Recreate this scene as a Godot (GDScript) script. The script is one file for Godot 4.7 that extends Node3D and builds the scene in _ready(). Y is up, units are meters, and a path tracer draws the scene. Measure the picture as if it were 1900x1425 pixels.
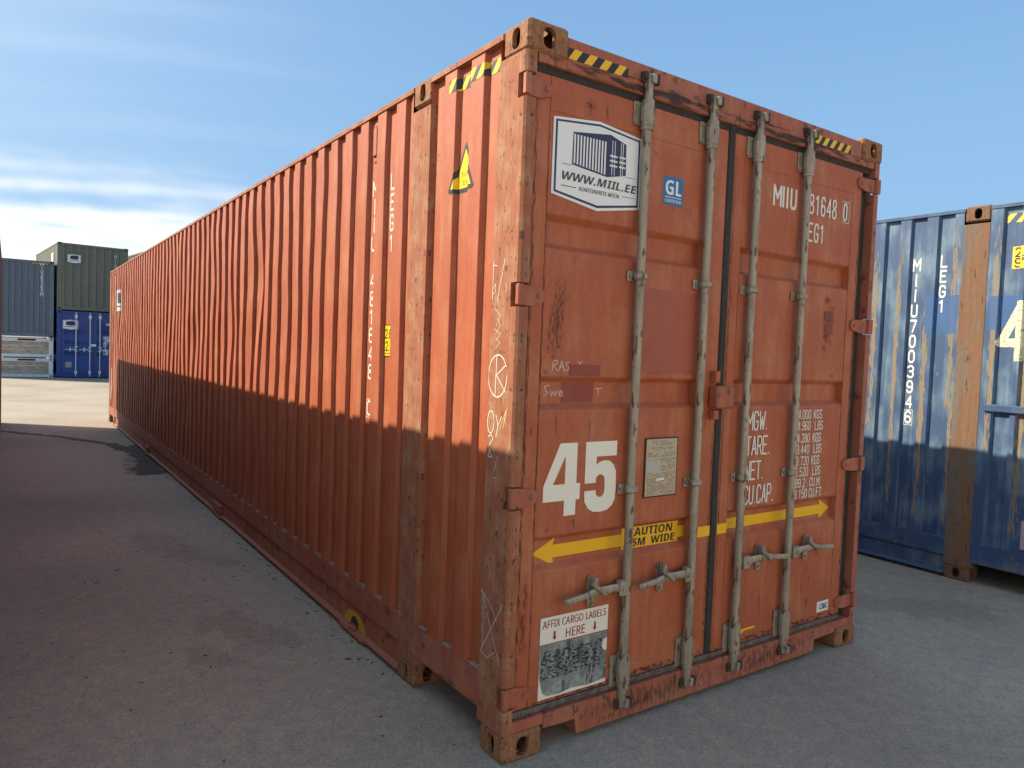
extends Node3D
# A rust-red 45 ft container in a yard. Metres, y up. The origin is the lower corner of the red container nearest the photographer:
# +x runs along its doors, -z along its long wall.

var M := {}
var count := {}
var bold: SystemFont
var sans: SystemFont
const DL := 0.024          # depth of the side corrugation

# ------------------------------------------------------------------ helpers: nodes
func numbered(n: String) -> String:
	if not count.has(n):
		count[n] = 0
		return n
	count[n] += 1
	return "%s_%03d" % [n, count[n]]

func thing(called: String, label: String, category: String, at := Vector3.ZERO, turn := 0.0, group := "") -> Node3D:
	var o := Node3D.new()
	o.name = numbered(called)
	add_child(o)
	o.position = at
	o.rotation.y = turn
	o.set_meta("label", label)
	o.set_meta("category", category)
	if group != "":
		o.set_meta("group", group)
	return o

func node(called: String, parent: Node) -> Node3D:
	var o := Node3D.new()
	o.name = called
	parent.add_child(o, true)
	return o

func put(st: SurfaceTool, called: String, m: Material, parent: Node) -> MeshInstance3D:
	st.generate_normals()
	st.set_material(m)
	var o := MeshInstance3D.new()
	o.mesh = st.commit()
	o.name = called
	parent.add_child(o, true)
	return o

func begin() -> SurfaceTool:
	var st := SurfaceTool.new()
	st.begin(Mesh.PRIMITIVE_TRIANGLES)
	st.set_smooth_group(-1)
	return st

# ------------------------------------------------------------------ helpers: shapes
func tri(st: SurfaceTool, a: Vector3, b: Vector3, c: Vector3, n: Vector3) -> void:
	if (b - a).cross(c - a).dot(n) > 0.0:
		st.add_vertex(a); st.add_vertex(c); st.add_vertex(b)
	else:
		st.add_vertex(a); st.add_vertex(b); st.add_vertex(c)

func quad(st: SurfaceTool, a: Vector3, b: Vector3, c: Vector3, d: Vector3, n: Vector3) -> void:
	tri(st, a, b, c, n)
	tri(st, a, c, d, n)

# bevelled box; holes: axis (0 x, 1 y, 2 z) and sign -> [offset u, offset v, radius u, radius v] of an opening with a wall
func block(st: SurfaceTool, lo: Vector3, hi: Vector3, b := 0.0, holes := {}) -> void:
	var c := (lo + hi) * 0.5
	var h := (hi - lo) * 0.5
	b = min(b, min(h.x, min(h.y, h.z)) * 0.6)
	for a in 3:
		var u := (a + 1) % 3
		var v := (a + 2) % 3
		for s in [-1.0, 1.0]:
			var n := Vector3.ZERO
			n[a] = s
			var U := Vector3.ZERO
			var V := Vector3.ZERO
			U[u] = 1.0
			V[v] = 1.0
			var o := c + n * h[a]
			var hu: float = h[u] - b
			var hv: float = h[v] - b
			var key := "%d%s" % [a, "+" if s > 0 else "-"]
			if holes.has(key):
				var q = holes[key]
				_ring(st, o, U, V, n, hu, hv, q[0], q[1], q[2], q[3], 0.022)
			else:
				quad(st, o - U * hu - V * hv, o + U * hu - V * hv, o + U * hu + V * hv, o - U * hu + V * hv, n)
	if b <= 0.0:
		return
	for a in 3:
		var u := (a + 1) % 3
		var v := (a + 2) % 3
		for su in [-1.0, 1.0]:
			for sv in [-1.0, 1.0]:
				var p := []
				for e in [-1.0, 1.0]:
					var q := Vector3.ZERO
					q[a] = e * (h[a] - b); q[u] = su * h[u]; q[v] = sv * (h[v] - b)
					var r := Vector3.ZERO
					r[a] = e * (h[a] - b); r[u] = su * (h[u] - b); r[v] = sv * h[v]
					p.append(c + q); p.append(c + r)
				var n := Vector3.ZERO
				n[u] = su; n[v] = sv
				quad(st, p[0], p[1], p[3], p[2], n)
	for sx in [-1.0, 1.0]:
		for sy in [-1.0, 1.0]:
			for sz in [-1.0, 1.0]:
				var s := Vector3(sx, sy, sz)
				var k := h - Vector3(b, b, b)
				tri(st, c + Vector3(h.x, k.y, k.z) * s, c + Vector3(k.x, h.y, k.z) * s, c + Vector3(k.x, k.y, h.z) * s, s)

func _ring(st: SurfaceTool, o: Vector3, U: Vector3, V: Vector3, n: Vector3, hu: float, hv: float, cu: float, cv: float, ru: float, rv: float, deep: float) -> void:
	var ang := []
	for k in 24:
		ang.append(TAU * k / 24.0)
	for su in [-1.0, 1.0]:
		for sv in [-1.0, 1.0]:
			ang.append(fposmod(atan2(sv * hv - cv, su * hu - cu), TAU))
	ang.sort()
	for k in ang.size():
		var e := []
		for t in [ang[k], ang[(k + 1) % ang.size()]]:
			var d := Vector2(cos(t), sin(t))
			var far := 1e9
			if abs(d.x) > 1e-6: far = min(far, ((hu if d.x > 0 else -hu) - cu) / d.x)
			if abs(d.y) > 1e-6: far = min(far, ((hv if d.y > 0 else -hv) - cv) / d.y)
			var k4 := pow(pow(abs(d.x) / ru, 2.8) + pow(abs(d.y) / rv, 2.8), -1.0 / 2.8)
			e.append(o + U * (cu + d.x * k4) + V * (cv + d.y * k4))
			e.append(o + U * (cu + d.x * far) + V * (cv + d.y * far))
		if e[0].distance_to(e[2]) < 1e-6:
			continue
		quad(st, e[0], e[1], e[3], e[2], n)
		quad(st, e[0], e[2], e[2] - n * deep, e[0] - n * deep, (o + U * cu + V * cv) - (e[0] + e[2]) * 0.5)

func bx(st: SurfaceTool, x0: float, y0: float, z0: float, x1: float, y1: float, z1: float, b := 0.0) -> void:
	block(st, Vector3(x0, y0, z0), Vector3(x1, y1, z1), b)

# polygon p (either way round) in the plane O + U*x + V*y, pushed along W from w0 to w1
func extrude(st: SurfaceTool, p: PackedVector2Array, O: Vector3, U: Vector3, V: Vector3, W: Vector3, w0: float, w1: float) -> void:
	var q := p.duplicate()
	if Geometry2D.is_polygon_clockwise(q):
		q.reverse()
	var f := U.cross(V)
	var ids := Geometry2D.triangulate_polygon(q)
	for k in range(0, ids.size(), 3):
		var t := []
		for j in 3:
			t.append(O + U * q[ids[k + j]].x + V * q[ids[k + j]].y)
		tri(st, t[0] + W * w1, t[1] + W * w1, t[2] + W * w1, W * (w1 - w0))
		tri(st, t[0] + W * w0, t[1] + W * w0, t[2] + W * w0, -W * (w1 - w0))
	for k in q.size():
		var a := q[k]
		var b := q[(k + 1) % q.size()]
		var d := b - a
		var n := U * d.y - V * d.x
		var A := O + U * a.x + V * a.y
		var B := O + U * b.x + V * b.y
		quad(st, A + W * w0, B + W * w0, B + W * w1, A + W * w1, n)
	if f.length() < 0.0:
		return

func flat(poly: Array, z0: float, z1: float, called: String, m: Material, parent: Node) -> MeshInstance3D:
	var st := begin()
	extrude(st, PackedVector2Array(poly), Vector3.ZERO, Vector3.RIGHT, Vector3.UP, Vector3.BACK, z0, z1)
	return put(st, called, m, parent)

func tube(st: SurfaceTool, a: Vector3, b: Vector3, r0: float, r1: float, n := 20) -> void:
	var w := (b - a).normalized()
	var u := w.cross(Vector3.RIGHT if abs(w.x) < 0.9 else Vector3.UP).normalized()
	var v := w.cross(u)
	for k in n:
		var d0 := u * cos(TAU * k / n) + v * sin(TAU * k / n)
		var d1 := u * cos(TAU * (k + 1) / n) + v * sin(TAU * (k + 1) / n)
		st.set_smooth_group(0)
		quad(st, a + d0 * r0, a + d1 * r0, b + d1 * r1, b + d0 * r1, d0 + d1)
		st.set_smooth_group(-1)
		tri(st, a, a + d0 * r0, a + d1 * r0, -w)
		tri(st, b, b + d0 * r1, b + d1 * r1, w)

# tapering flat bar between two points: heights h, thicknesses t
func bar(st: SurfaceTool, a: Vector3, b: Vector3, h0: float, t0: float, h1: float, t1: float) -> void:
	var w := (b - a).normalized()
	var s := w.cross(Vector3.UP).normalized()
	var u := s.cross(w)
	var A := []
	var B := []
	for k in 8:
		var t := TAU * (k + 0.5) / 8.0
		A.append(a + u * sin(t) * h0 * 0.53 + s * cos(t) * t0 * 0.53)
		B.append(b + u * sin(t) * h1 * 0.53 + s * cos(t) * t1 * 0.53)
	for k in 8:
		var j := (k + 1) % 8
		quad(st, A[k], A[j], B[j], B[k], (A[k] + A[j]) * 0.5 - a)
		tri(st, a, A[k], A[j], -w)
		tri(st, b, B[k], B[j], w)

# ------------------------------------------------------------------ helpers: corrugated sheet
# near edges of the ribs (where the sheet turns inwards) -> points (u, depth), with small radii at the bends
func ribs(u0: float, u1: float, edges: Array, s := 0.007, hollow := 0.1085, d := DL) -> PackedVector2Array:
	var e: float = min(0.0012, s * 0.2)
	var p := PackedVector2Array([Vector2(u0, 0.0)])
	for a in edges:
		# each bend has its own narrow facets, so that the flats beside it stay flat
		for q in [Vector2(a - 4 * e, 0), Vector2(a - e, 0), Vector2(a + e, d * e / s), Vector2(a + s - e, d * (1 - e / s)), Vector2(a + s + e, d), Vector2(a + s + 4 * e, d), Vector2(a + s + hollow - 4 * e, d), Vector2(a + s + hollow - e, d), Vector2(a + s + hollow + e, d * (1 - e / s)), Vector2(a + 2 * s + hollow - e, d * e / s), Vector2(a + 2 * s + hollow + e, 0), Vector2(a + 2 * s + hollow + 4 * e, 0)]:
			if q.x > u0 + 0.001 and q.x < u1 - 0.001:
				p.append(q)
	p.append(Vector2(u1, 0.0))
	return p

func edges(u0: float, u1: float, anchor: float, per := 0.2265) -> Array:
	var a := []
	var k: float = anchor - per * ceil((anchor - u0) / per)
	while k < u1:
		a.append(k)
		k += per
	return a

func depth_at(p: PackedVector2Array, u: float) -> float:
	for k in range(1, p.size()):
		if u <= p[k].x:
			return lerp(p[k - 1].y, p[k].y, clamp((u - p[k - 1].x) / max(p[k].x - p[k - 1].x, 1e-6), 0.0, 1.0))
	return p[p.size() - 1].y

# O + U*u + V*v - N*depth;  bend(u, v) -> Vector2(extra depth, sideways)
func sheet(st: SurfaceTool, p: PackedVector2Array, v0: float, v1: float, rows: int, O: Vector3, U: Vector3, V: Vector3, bend = null, lift := 0.0, uv := false) -> void:
	var N := U.cross(V)
	st.set_smooth_group(0)
	var g := []
	for r in rows + 1:
		var v: float = lerp(v0, v1, float(r) / rows)
		var line := PackedVector3Array()
		for q in p:
			var x := Vector2.ZERO
			if bend != null:
				x = bend.call(q.x, v)
			line.append(O + U * (q.x + x.y) + V * v - N * (q.y + x.x - lift))
		g.append(line)
	var uw := p[p.size() - 1].x - p[0].x
	for r in rows:
		for k in p.size() - 1:
			var c := [g[r][k], g[r][k + 1], g[r + 1][k + 1], g[r + 1][k]]
			var t := [Vector2((p[k].x - p[0].x) / uw, 1.0 - float(r) / rows), Vector2((p[k + 1].x - p[0].x) / uw, 1.0 - float(r) / rows), Vector2((p[k + 1].x - p[0].x) / uw, 1.0 - float(r + 1) / rows), Vector2((p[k].x - p[0].x) / uw, 1.0 - float(r + 1) / rows)]
			for i in [0, 2, 1, 0, 3, 2]:
				if uv:
					st.set_uv(t[i])
				st.add_vertex(c[i])
	st.set_smooth_group(-1)

# a print or paint mark that follows a corrugated wall between u0..u1 and v0..v1
func wall_mark(parent: Node, called: String, m: Material, p: PackedVector2Array, u0: float, u1: float, v0: float, v1: float, O: Vector3, U: Vector3, bend = null, lift := 0.0015) -> MeshInstance3D:
	var q := PackedVector2Array([Vector2(u0, depth_at(p, u0))])
	for k in p:
		if k.x > u0 + 1e-4 and k.x < u1 - 1e-4:
			q.append(k)
	q.append(Vector2(u1, depth_at(p, u1)))
	var st := begin()
	sheet(st, q, v0, v1, 14, O, U, Vector3.UP, bend, lift, true)
	return put(st, called, m, parent)

# a flat mark with a computed picture on a face looking along N
func mark(parent: Node, called: String, m: Material, O: Vector3, U: Vector3, w: float, h: float) -> MeshInstance3D:
	var st := begin()
	sheet(st, PackedVector2Array([Vector2(0, 0), Vector2(w, 0)]), 0.0, h, 1, O, U, Vector3.UP, null, 0.0, true)
	return put(st, called, m, parent)

# ------------------------------------------------------------------ helpers: lettering
const GLYPH := {
	"M": [[0, 1, 0, 0, 0.5, 0.62, 1, 0, 1, 1]], "I": [[0.5, 0, 0.5, 1]], "U": [[0, 0, 0, 0.82, 0.22, 1, 0.78, 1, 1, 0.82, 1, 0]],
	"L": [[0, 0, 0, 1, 1, 1]], "E": [[1, 0, 0, 0, 0, 1, 1, 1], [0, 0.48, 0.8, 0.48]], "G": [[1, 0.2, 0.78, 0, 0.22, 0, 0, 0.18, 0, 0.82, 0.22, 1, 0.78, 1, 1, 0.82, 1, 0.55, 0.55, 0.55]],
	"W": [[0, 0, 0.25, 1, 0.5, 0.3, 0.75, 1, 1, 0]], "T": [[0, 0, 1, 0], [0.5, 0, 0.5, 1]], "A": [[0, 1, 0.5, 0, 1, 1], [0.18, 0.68, 0.82, 0.68]], "R": [[0, 1, 0, 0, 0.75, 0, 1, 0.15, 1, 0.38, 0.75, 0.52, 0, 0.52], [0.55, 0.52, 1, 1]],
	"N": [[0, 1, 0, 0, 1, 1, 1, 0]], "C": [[1, 0.2, 0.78, 0, 0.22, 0, 0, 0.18, 0, 0.82, 0.22, 1, 0.78, 1, 1, 0.8]], "P": [[0, 1, 0, 0, 0.75, 0, 1, 0.15, 1, 0.38, 0.75, 0.54, 0, 0.54]],
	"K": [[0, 0, 0, 1], [1, 0, 0, 0.6], [0.35, 0.42, 1, 1]], "S": [[1, 0.16, 0.78, 0, 0.22, 0, 0, 0.16, 0, 0.34, 0.22, 0.48, 0.78, 0.52, 1, 0.66, 1, 0.84, 0.78, 1, 0.22, 1, 0, 0.84]],
	"B": [[0, 0.48, 0.75, 0.48, 1, 0.35, 1, 0.13, 0.75, 0, 0, 0, 0, 1, 0.75, 1, 1, 0.86, 1, 0.62, 0.75, 0.48]], "F": [[1, 0, 0, 0, 0, 1], [0, 0.48, 0.8, 0.48]], "D": [[0, 0, 0, 1, 0.7, 1, 1, 0.8, 1, 0.2, 0.7, 0, 0, 0]], "O": [[0.25, 0, 0.75, 0, 1, 0.2, 1, 0.8, 0.75, 1, 0.25, 1, 0, 0.8, 0, 0.2, 0.25, 0]],
	"0": [[0.25, 0, 0.75, 0, 1, 0.2, 1, 0.8, 0.75, 1, 0.25, 1, 0, 0.8, 0, 0.2, 0.25, 0]], "1": [[0.15, 0.16, 0.55, 0, 0.55, 1]], "2": [[0, 0.16, 0.22, 0, 0.78, 0, 1, 0.18, 1, 0.38, 0, 1, 1, 1]],
	"3": [[0, 0.12, 0.25, 0, 0.75, 0, 1, 0.15, 1, 0.35, 0.75, 0.47, 0.35, 0.47], [0.75, 0.47, 1, 0.62, 1, 0.85, 0.75, 1, 0.25, 1, 0, 0.88]], "4": [[0.8, 1, 0.8, 0, 0, 0.7, 1, 0.7]],
	"5": [[1, 0, 0.05, 0, 0, 0.45, 0.7, 0.42, 1, 0.6, 1, 0.82, 0.75, 1, 0.2, 1, 0, 0.88]], "6": [[0.97, 0.16, 0.75, 0, 0.25, 0, 0, 0.2, 0, 0.8, 0.25, 1, 0.75, 1, 1, 0.82, 1, 0.62, 0.75, 0.46, 0.25, 0.46, 0, 0.6]],
	"7": [[0, 0, 1, 0, 0.4, 1]], "8": [[0.5, 0.47, 0.1, 0.35, 0.1, 0.1, 0.3, 0, 0.7, 0, 0.9, 0.1, 0.9, 0.35, 0.5, 0.47, 0.03, 0.62, 0, 0.88, 0.25, 1, 0.75, 1, 1, 0.88, 0.97, 0.62, 0.5, 0.47]],
	"9": [[0.03, 0.84, 0.25, 1, 0.75, 1, 1, 0.8, 1, 0.2, 0.75, 0, 0.25, 0, 0, 0.18, 0, 0.38, 0.25, 0.54, 0.75, 0.54, 1, 0.4]], ".": [[0.45, 0.97, 0.55, 0.97]], "'": [[0.5, 0, 0.4, 0.22]], "m": [[0, 1, 0, 0.35], [0, 0.45, 0.3, 0.35, 0.5, 0.5, 0.5, 1], [0.5, 0.5, 0.8, 0.35, 1, 0.5, 1, 1]],
}

class Sheet:
	var im: Image
	var w: int
	var h: int
	func _init(ww: int, hh: int, back := Color(1, 1, 1, 0)) -> void:
		w = ww; h = hh
		im = Image.create(w, h, false, Image.FORMAT_RGBA8)
		im.fill(back)
	func seg(a: Vector2, b: Vector2, r: float, c: Color, rough := 0.0, noise: FastNoiseLite = null) -> void:
		var lo := Vector2(min(a.x, b.x), min(a.y, b.y)) - Vector2(r + 1, r + 1)
		var hi := Vector2(max(a.x, b.x), max(a.y, b.y)) + Vector2(r + 1, r + 1)
		var d := b - a
		var l := d.length_squared()
		for y in range(max(0, int(lo.y)), min(h, int(hi.y) + 1)):
			for x in range(max(0, int(lo.x)), min(w, int(hi.x) + 1)):
				var p := Vector2(x + 0.5, y + 0.5)
				var t := 0.0 if l < 1e-6 else clampf((p - a).dot(d) / l, 0.0, 1.0)
				var k := clampf(r + 0.5 - p.distance_to(a + d * t), 0.0, 1.0)
				if k > 0.0 and rough > 0.0:
					k *= clampf(1.0 - rough + (noise.get_noise_2d(x, y) + 0.25) * rough * 4.0, 0.0, 1.0)
				if k > 0.0:
					var o := im.get_pixel(x, y)
					if o.a < 0.004:
						im.set_pixel(x, y, Color(c.r, c.g, c.b, k))
					else:
						var m := o.lerp(c, k)
						m.a = max(o.a, k)
						im.set_pixel(x, y, m)
	func line(pts: Array, r: float, c: Color, rough := 0.0, noise: FastNoiseLite = null) -> void:
		for k in range(0, pts.size() - 2, 2):
			seg(Vector2(pts[k], pts[k + 1]), Vector2(pts[k + 2], pts[k + 3]), r, c, rough, noise)
	func word(glyphs: Dictionary, s: String, x: float, y: float, cw: float, ch: float, gap: float, r: float, c: Color, slant := 0.0) -> void:
		var at := x
		for i in s.length():
			var g := s[i]
			var wide := cw
			if g == "I" or g == "." or g == "'": wide = cw * 0.3
			if g == "M" or g == "W": wide = cw * 1.25
			for st in glyphs.get(g, []):
				var q := []
				for k in range(0, st.size(), 2):
					q.append(at + st[k] * wide + slant * (1.0 - st[k + 1]) * ch)
					q.append(y + st[k + 1] * ch)
				line(q, r, c)
			at += wide + gap
	func poly(p: PackedVector2Array, c: Color) -> void:
		var lo := p[0]
		var hi := p[0]
		for q in p:
			lo = Vector2(min(lo.x, q.x), min(lo.y, q.y)); hi = Vector2(max(hi.x, q.x), max(hi.y, q.y))
		for y in range(max(0, int(lo.y)), min(h, int(hi.y) + 1)):
			for x in range(max(0, int(lo.x)), min(w, int(hi.x) + 1)):
				if Geometry2D.is_point_in_polygon(Vector2(x + 0.5, y + 0.5), p):
					im.set_pixel(x, y, c)

func print_mat(s: Sheet, rough := 0.6, see := true) -> StandardMaterial3D:
	var m := StandardMaterial3D.new()
	m.albedo_texture = ImageTexture.create_from_image(s.im)
	m.roughness = rough
	m.texture_repeat = false
	if see:
		m.transparency = BaseMaterial3D.TRANSPARENCY_ALPHA
	return m

# letters fitted into x0..x1, y0..y1 on a face looking along +z
func words(parent: Node, called: String, s: String, x0: float, y0: float, x1: float, y1: float, z: float, m: Material, f: SystemFont, slant := 0.0) -> MeshInstance3D:
	var t := TextMesh.new()
	t.text = s
	t.font = f
	t.font_size = 48
	t.pixel_size = 0.01
	t.depth = 0.02
	t.curve_step = 2.0
	t.material = m
	var o := MeshInstance3D.new()
	o.mesh = t
	o.name = called
	parent.add_child(o, true)
	var b := t.get_aabb()
	var sx := (x1 - x0) / b.size.x
	var sy := (y1 - y0) / b.size.y
	var basis := Basis(Vector3(sx, 0, 0), Vector3(slant * sy, sy, 0), Vector3(0, 0, 0.0012 / 0.02))
	var c := b.get_center()
	o.transform = Transform3D(basis, Vector3((x0 + x1) * 0.5, (y0 + y1) * 0.5, z + 0.0006) - basis * c)
	return o

# ------------------------------------------------------------------ helpers: textures
func nz(sd: int, w: int, h: int, f: float, oct := 4, kind := FastNoiseLite.TYPE_SIMPLEX_SMOOTH) -> PackedByteArray:
	var n := FastNoiseLite.new()
	n.seed = sd
	n.noise_type = kind
	n.frequency = f
	n.fractal_octaves = oct
	return n.get_seamless_image(w, h).get_data()

# noise drawn out down the picture
func run(sd: int, w: int, h: int, f: float, squeeze: int, oct := 4) -> PackedByteArray:
	var n := FastNoiseLite.new()
	n.seed = sd
	n.noise_type = FastNoiseLite.TYPE_SIMPLEX_SMOOTH
	n.frequency = f
	n.fractal_octaves = oct
	var im := n.get_seamless_image(w, int(h / float(squeeze)))
	im.resize(w, h, Image.INTERPOLATE_BILINEAR)
	return im.get_data()

func step01(a: float, b: float, x: float) -> float:
	var t := clampf((x - a) / (b - a), 0.0, 1.0)
	return t * t * (3.0 - 2.0 * t)

func tex(w: int, h: int, px: PackedByteArray) -> ImageTexture:
	return ImageTexture.create_from_image(Image.create_from_data(w, h, false, Image.FORMAT_RGB8, px))

# painted steel: base, paler fade, rust; amounts of fade, runs and rust spots
func paint_tex(sd: int, base: Color, fade: Color, rust: Color, k_fade: float, k_run: float, spots: float, n := 512) -> ImageTexture:
	var a := nz(sd, n, n, 0.006, 5)
	var b := nz(sd + 1, n, n, 0.05, 4)
	var c := run(sd + 2, n, n, 0.03, 10, 4)
	var d := nz(sd + 3, n, n, 0.02, 5)
	var e := run(sd + 4, n, n, 0.06, 16, 3)
	var px := PackedByteArray()
	px.resize(n * n * 3)
	for i in n * n:
		var v := 1.0 + (b[i] - 128) / 255.0 * 0.09 + (c[i] - 128) / 255.0 * k_run
		var t := step01(0.35, 0.85, a[i] / 255.0 * 0.7 + c[i] / 255.0 * 0.3) * k_fade
		var r := base.r + (fade.r - base.r) * t
		var g := base.g + (fade.g - base.g) * t
		var q := base.b + (fade.b - base.b) * t
		var u := step01(1.0 - spots, 1.0 - spots + 0.07, d[i] / 255.0 * 0.72 + e[i] / 255.0 * 0.28)
		r = (r + (rust.r - r) * u) * v
		g = (g + (rust.g - g) * u) * v
		q = (q + (rust.b - q) * u) * v
		px[i * 3] = int(clampf(r * 255, 0, 255)); px[i * 3 + 1] = int(clampf(g * 255, 0, 255)); px[i * 3 + 2] = int(clampf(q * 255, 0, 255))
	return tex(n, n, px)

# two or three colours by noise drawn downwards, with dark cracks
func rust_tex(sd: int, c0: Color, c1: Color, c2: Color, squeeze: int, crack: float, n := 512) -> ImageTexture:
	var a := run(sd, n, n, 0.02, squeeze, 5)
	var b := nz(sd + 1, n, n, 0.06, 4)
	var c := run(sd + 2, n, n, 0.035, squeeze * 2, 3)
	var d := nz(sd + 3, n, n, 0.012, 4)
	var px := PackedByteArray()
	px.resize(n * n * 3)
	for i in n * n:
		var t := step01(0.35, 0.65, a[i] / 255.0 * 0.65 + d[i] / 255.0 * 0.35)
		var k := c0.lerp(c1, t)
		var u := step01(1.0 - crack, 1.0 - crack + 0.05, c[i] / 255.0 * 0.7 + b[i] / 255.0 * 0.3)
		k = k.lerp(c2, u)
		var v := 1.0 + (b[i] - 128) / 255.0 * 0.35
		px[i * 3] = int(clampf(k.r * v * 255, 0, 255)); px[i * 3 + 1] = int(clampf(k.g * v * 255, 0, 255)); px[i * 3 + 2] = int(clampf(k.b * v * 255, 0, 255))
	return tex(n, n, px)

func surf(t: Texture2D, scale: Vector3, rough: float, metal := 0.0, relief: Texture2D = null, cm := 0.0, offset := Vector3.ZERO) -> StandardMaterial3D:
	var m := StandardMaterial3D.new()
	m.albedo_texture = t
	m.uv1_triplanar = true
	m.uv1_world_triplanar = true
	m.uv1_triplanar_sharpness = 6.0
	m.uv1_scale = scale
	m.uv1_offset = offset
	m.roughness = rough
	m.metallic = metal
	if relief:
		m.heightmap_enabled = true
		m.heightmap_texture = relief
		m.heightmap_scale = cm
	return m

func plain(c: Color, rough := 0.7, metal := 0.0) -> StandardMaterial3D:
	var m := StandardMaterial3D.new()
	m.albedo_color = c
	m.roughness = rough
	m.metallic = metal
	return m

func rgb(r: int, g: int, b: int) -> Color:
	return Color(r / 255.0, g / 255.0, b / 255.0)

func grey_tex(px: PackedByteArray, w: int, h: int) -> ImageTexture:
	return ImageTexture.create_from_image(Image.create_from_data(w, h, false, Image.FORMAT_L8, px))

func make_materials() -> void:
	var fine := grey_tex(nz(91, 512, 512, 0.04, 5), 512, 512)
	var rust := rgb(84, 52, 38)
	M.red = surf(paint_tex(11, rgb(164, 85, 53), rgb(172, 107, 74), rust, 0.8, 0.07, 0.15, 1024), Vector3(0.5, 0.42, 0.5), 0.62, 0.0, fine, 0.03)
	M.post = surf(paint_tex(31, rgb(148, 90, 64), rgb(158, 118, 88), rgb(92, 62, 48), 1.0, 0.10, 0.34, 1024), Vector3(1.3, 0.95, 1.3), 0.85, 0.0, fine, 0.05)
	M.casting = surf(rust_tex(41, rgb(132, 90, 62), rgb(150, 104, 72), rgb(86, 58, 42), 2, 0.30), Vector3(2.6, 2.6, 2.6), 0.88, 0.0, fine, 0.2)
	M.rail = surf(paint_tex(51, rgb(158, 88, 66), rgb(154, 104, 82), rgb(104, 66, 50), 0.8, 0.12, 0.30), Vector3(0.9, 0.9, 0.45), 0.72, 0.0, fine, 0.06)
	M.galv = surf(paint_tex(61, rgb(158, 148, 130), rgb(130, 121, 105), rgb(94, 76, 60), 1.0, 0.16, 0.34), Vector3(2.2, 0.9, 2.2), 0.5, 0.3)
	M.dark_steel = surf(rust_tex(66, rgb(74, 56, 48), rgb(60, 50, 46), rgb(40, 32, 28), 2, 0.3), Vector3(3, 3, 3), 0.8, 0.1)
	M.rubber = surf(rust_tex(71, rgb(42, 40, 38), rgb(52, 49, 46), rgb(34, 32, 31), 6, 0.2), Vector3(2, 1, 2), 0.8)
	M.rubber_dusty = surf(rust_tex(76, rgb(112, 100, 90), rgb(84, 74, 68), rgb(60, 52, 48), 2, 0.3), Vector3(2, 2, 2), 0.9)
	M.white = plain(rgb(222, 224, 224), 0.45)
	M.cream = plain(rgb(226, 222, 208), 0.55)
	M.navy = plain(rgb(38, 44, 78), 0.5)
	M.dark_grey = plain(rgb(62, 64, 70), 0.5)
	M.yellow = plain(rgb(232, 178, 14), 0.5)
	M.old_yellow = plain(rgb(192, 150, 34), 0.7)
	M.black = plain(rgb(34, 33, 34), 0.6)
	M.gl_blue = plain(rgb(30, 104, 156), 0.5)
	M.print_red = plain(rgb(140, 34, 40), 0.6)
	M.roof = plain(rgb(150, 90, 70), 0.8)
	M.dust = surf(rust_tex(81, rgb(150, 140, 128), rgb(128, 112, 98), rgb(100, 84, 72), 1, 0.3), Vector3(3, 3, 3), 0.95)
	# blue container
	M.blue = surf(paint_tex(101, rgb(52, 78, 114), rgb(106, 130, 146), rgb(132, 116, 96), 0.9, 0.05, 0.20, 1024), Vector3(0.62, 0.34, 0.62), 0.6, 0.0, fine, 0.03)
	M.blue_post = surf(paint_tex(111, rgb(118, 86, 64), rgb(100, 98, 92), rgb(84, 58, 46), 1.0, 0.12, 0.29), Vector3(1.3, 0.45, 1.3), 0.85, 0.0, fine, 0.15)
	M.blue_cast = surf(rust_tex(116, rgb(120, 84, 60), rgb(104, 84, 70), rgb(76, 54, 42), 2, 0.3), Vector3(2.6, 2.6, 2.6), 0.88)
	M.blue_rail = surf(paint_tex(121, rgb(50, 74, 112), rgb(104, 112, 116), rgb(130, 96, 70), 0.8, 0.1, 0.26), Vector3(0.9, 0.9, 0.5), 0.7)
	M.maroon = surf(paint_tex(131, rgb(92, 52, 56), rgb(110, 70, 70), rgb(70, 46, 40), 0.7, 0.1, 0.2), Vector3(0.5, 0.4, 0.5), 0.6)
	# far stacks
	M.slate = surf(paint_tex(141, rgb(96, 106, 116), rgb(106, 116, 124), rgb(72, 70, 70), 0.6, 0.05, 0.1, 256), Vector3(0.4, 0.4, 0.4), 0.55)
	M.olive = surf(paint_tex(146, rgb(104, 106, 92), rgb(114, 114, 100), rgb(72, 66, 58), 0.6, 0.05, 0.1, 256), Vector3(0.4, 0.4, 0.4), 0.55)
	M.far_blue = surf(paint_tex(151, rgb(42, 66, 132), rgb(52, 78, 142), rgb(44, 54, 90), 0.6, 0.05, 0.08, 256), Vector3(0.4, 0.4, 0.4), 0.5)
	M.flat_white = surf(paint_tex(156, rgb(206, 210, 208), rgb(214, 216, 212), rgb(150, 138, 120), 0.6, 0.06, 0.16, 256), Vector3(0.5, 0.5, 0.5), 0.6)
	M.plank = surf(rust_tex(161, rgb(178, 164, 146), rgb(160, 146, 130), rgb(128, 110, 94), 2, 0.2, 256), Vector3(0.4, 1.0, 0.4), 0.85)

# ------------------------------------------------------------------ the containers
func casting(parent: Node, m: Material, lo: Vector3, hi: Vector3, faces: Array) -> void:
	var st := begin()
	var holes := {}
	for f in faces:
		if f[0] == "0":      # looking along x: u is y, v is z
			holes[f] = [0.0, 0.0, 0.040, 0.027]
		elif f[0] == "1":
			holes[f] = [0.0, 0.0, 0.05, 0.03]
		else:
			holes[f] = [0.0, 0.0, 0.030, 0.040]
	block(st, lo, hi, 0.011, holes)
	put(st, "corner_casting", m, parent)

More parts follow.
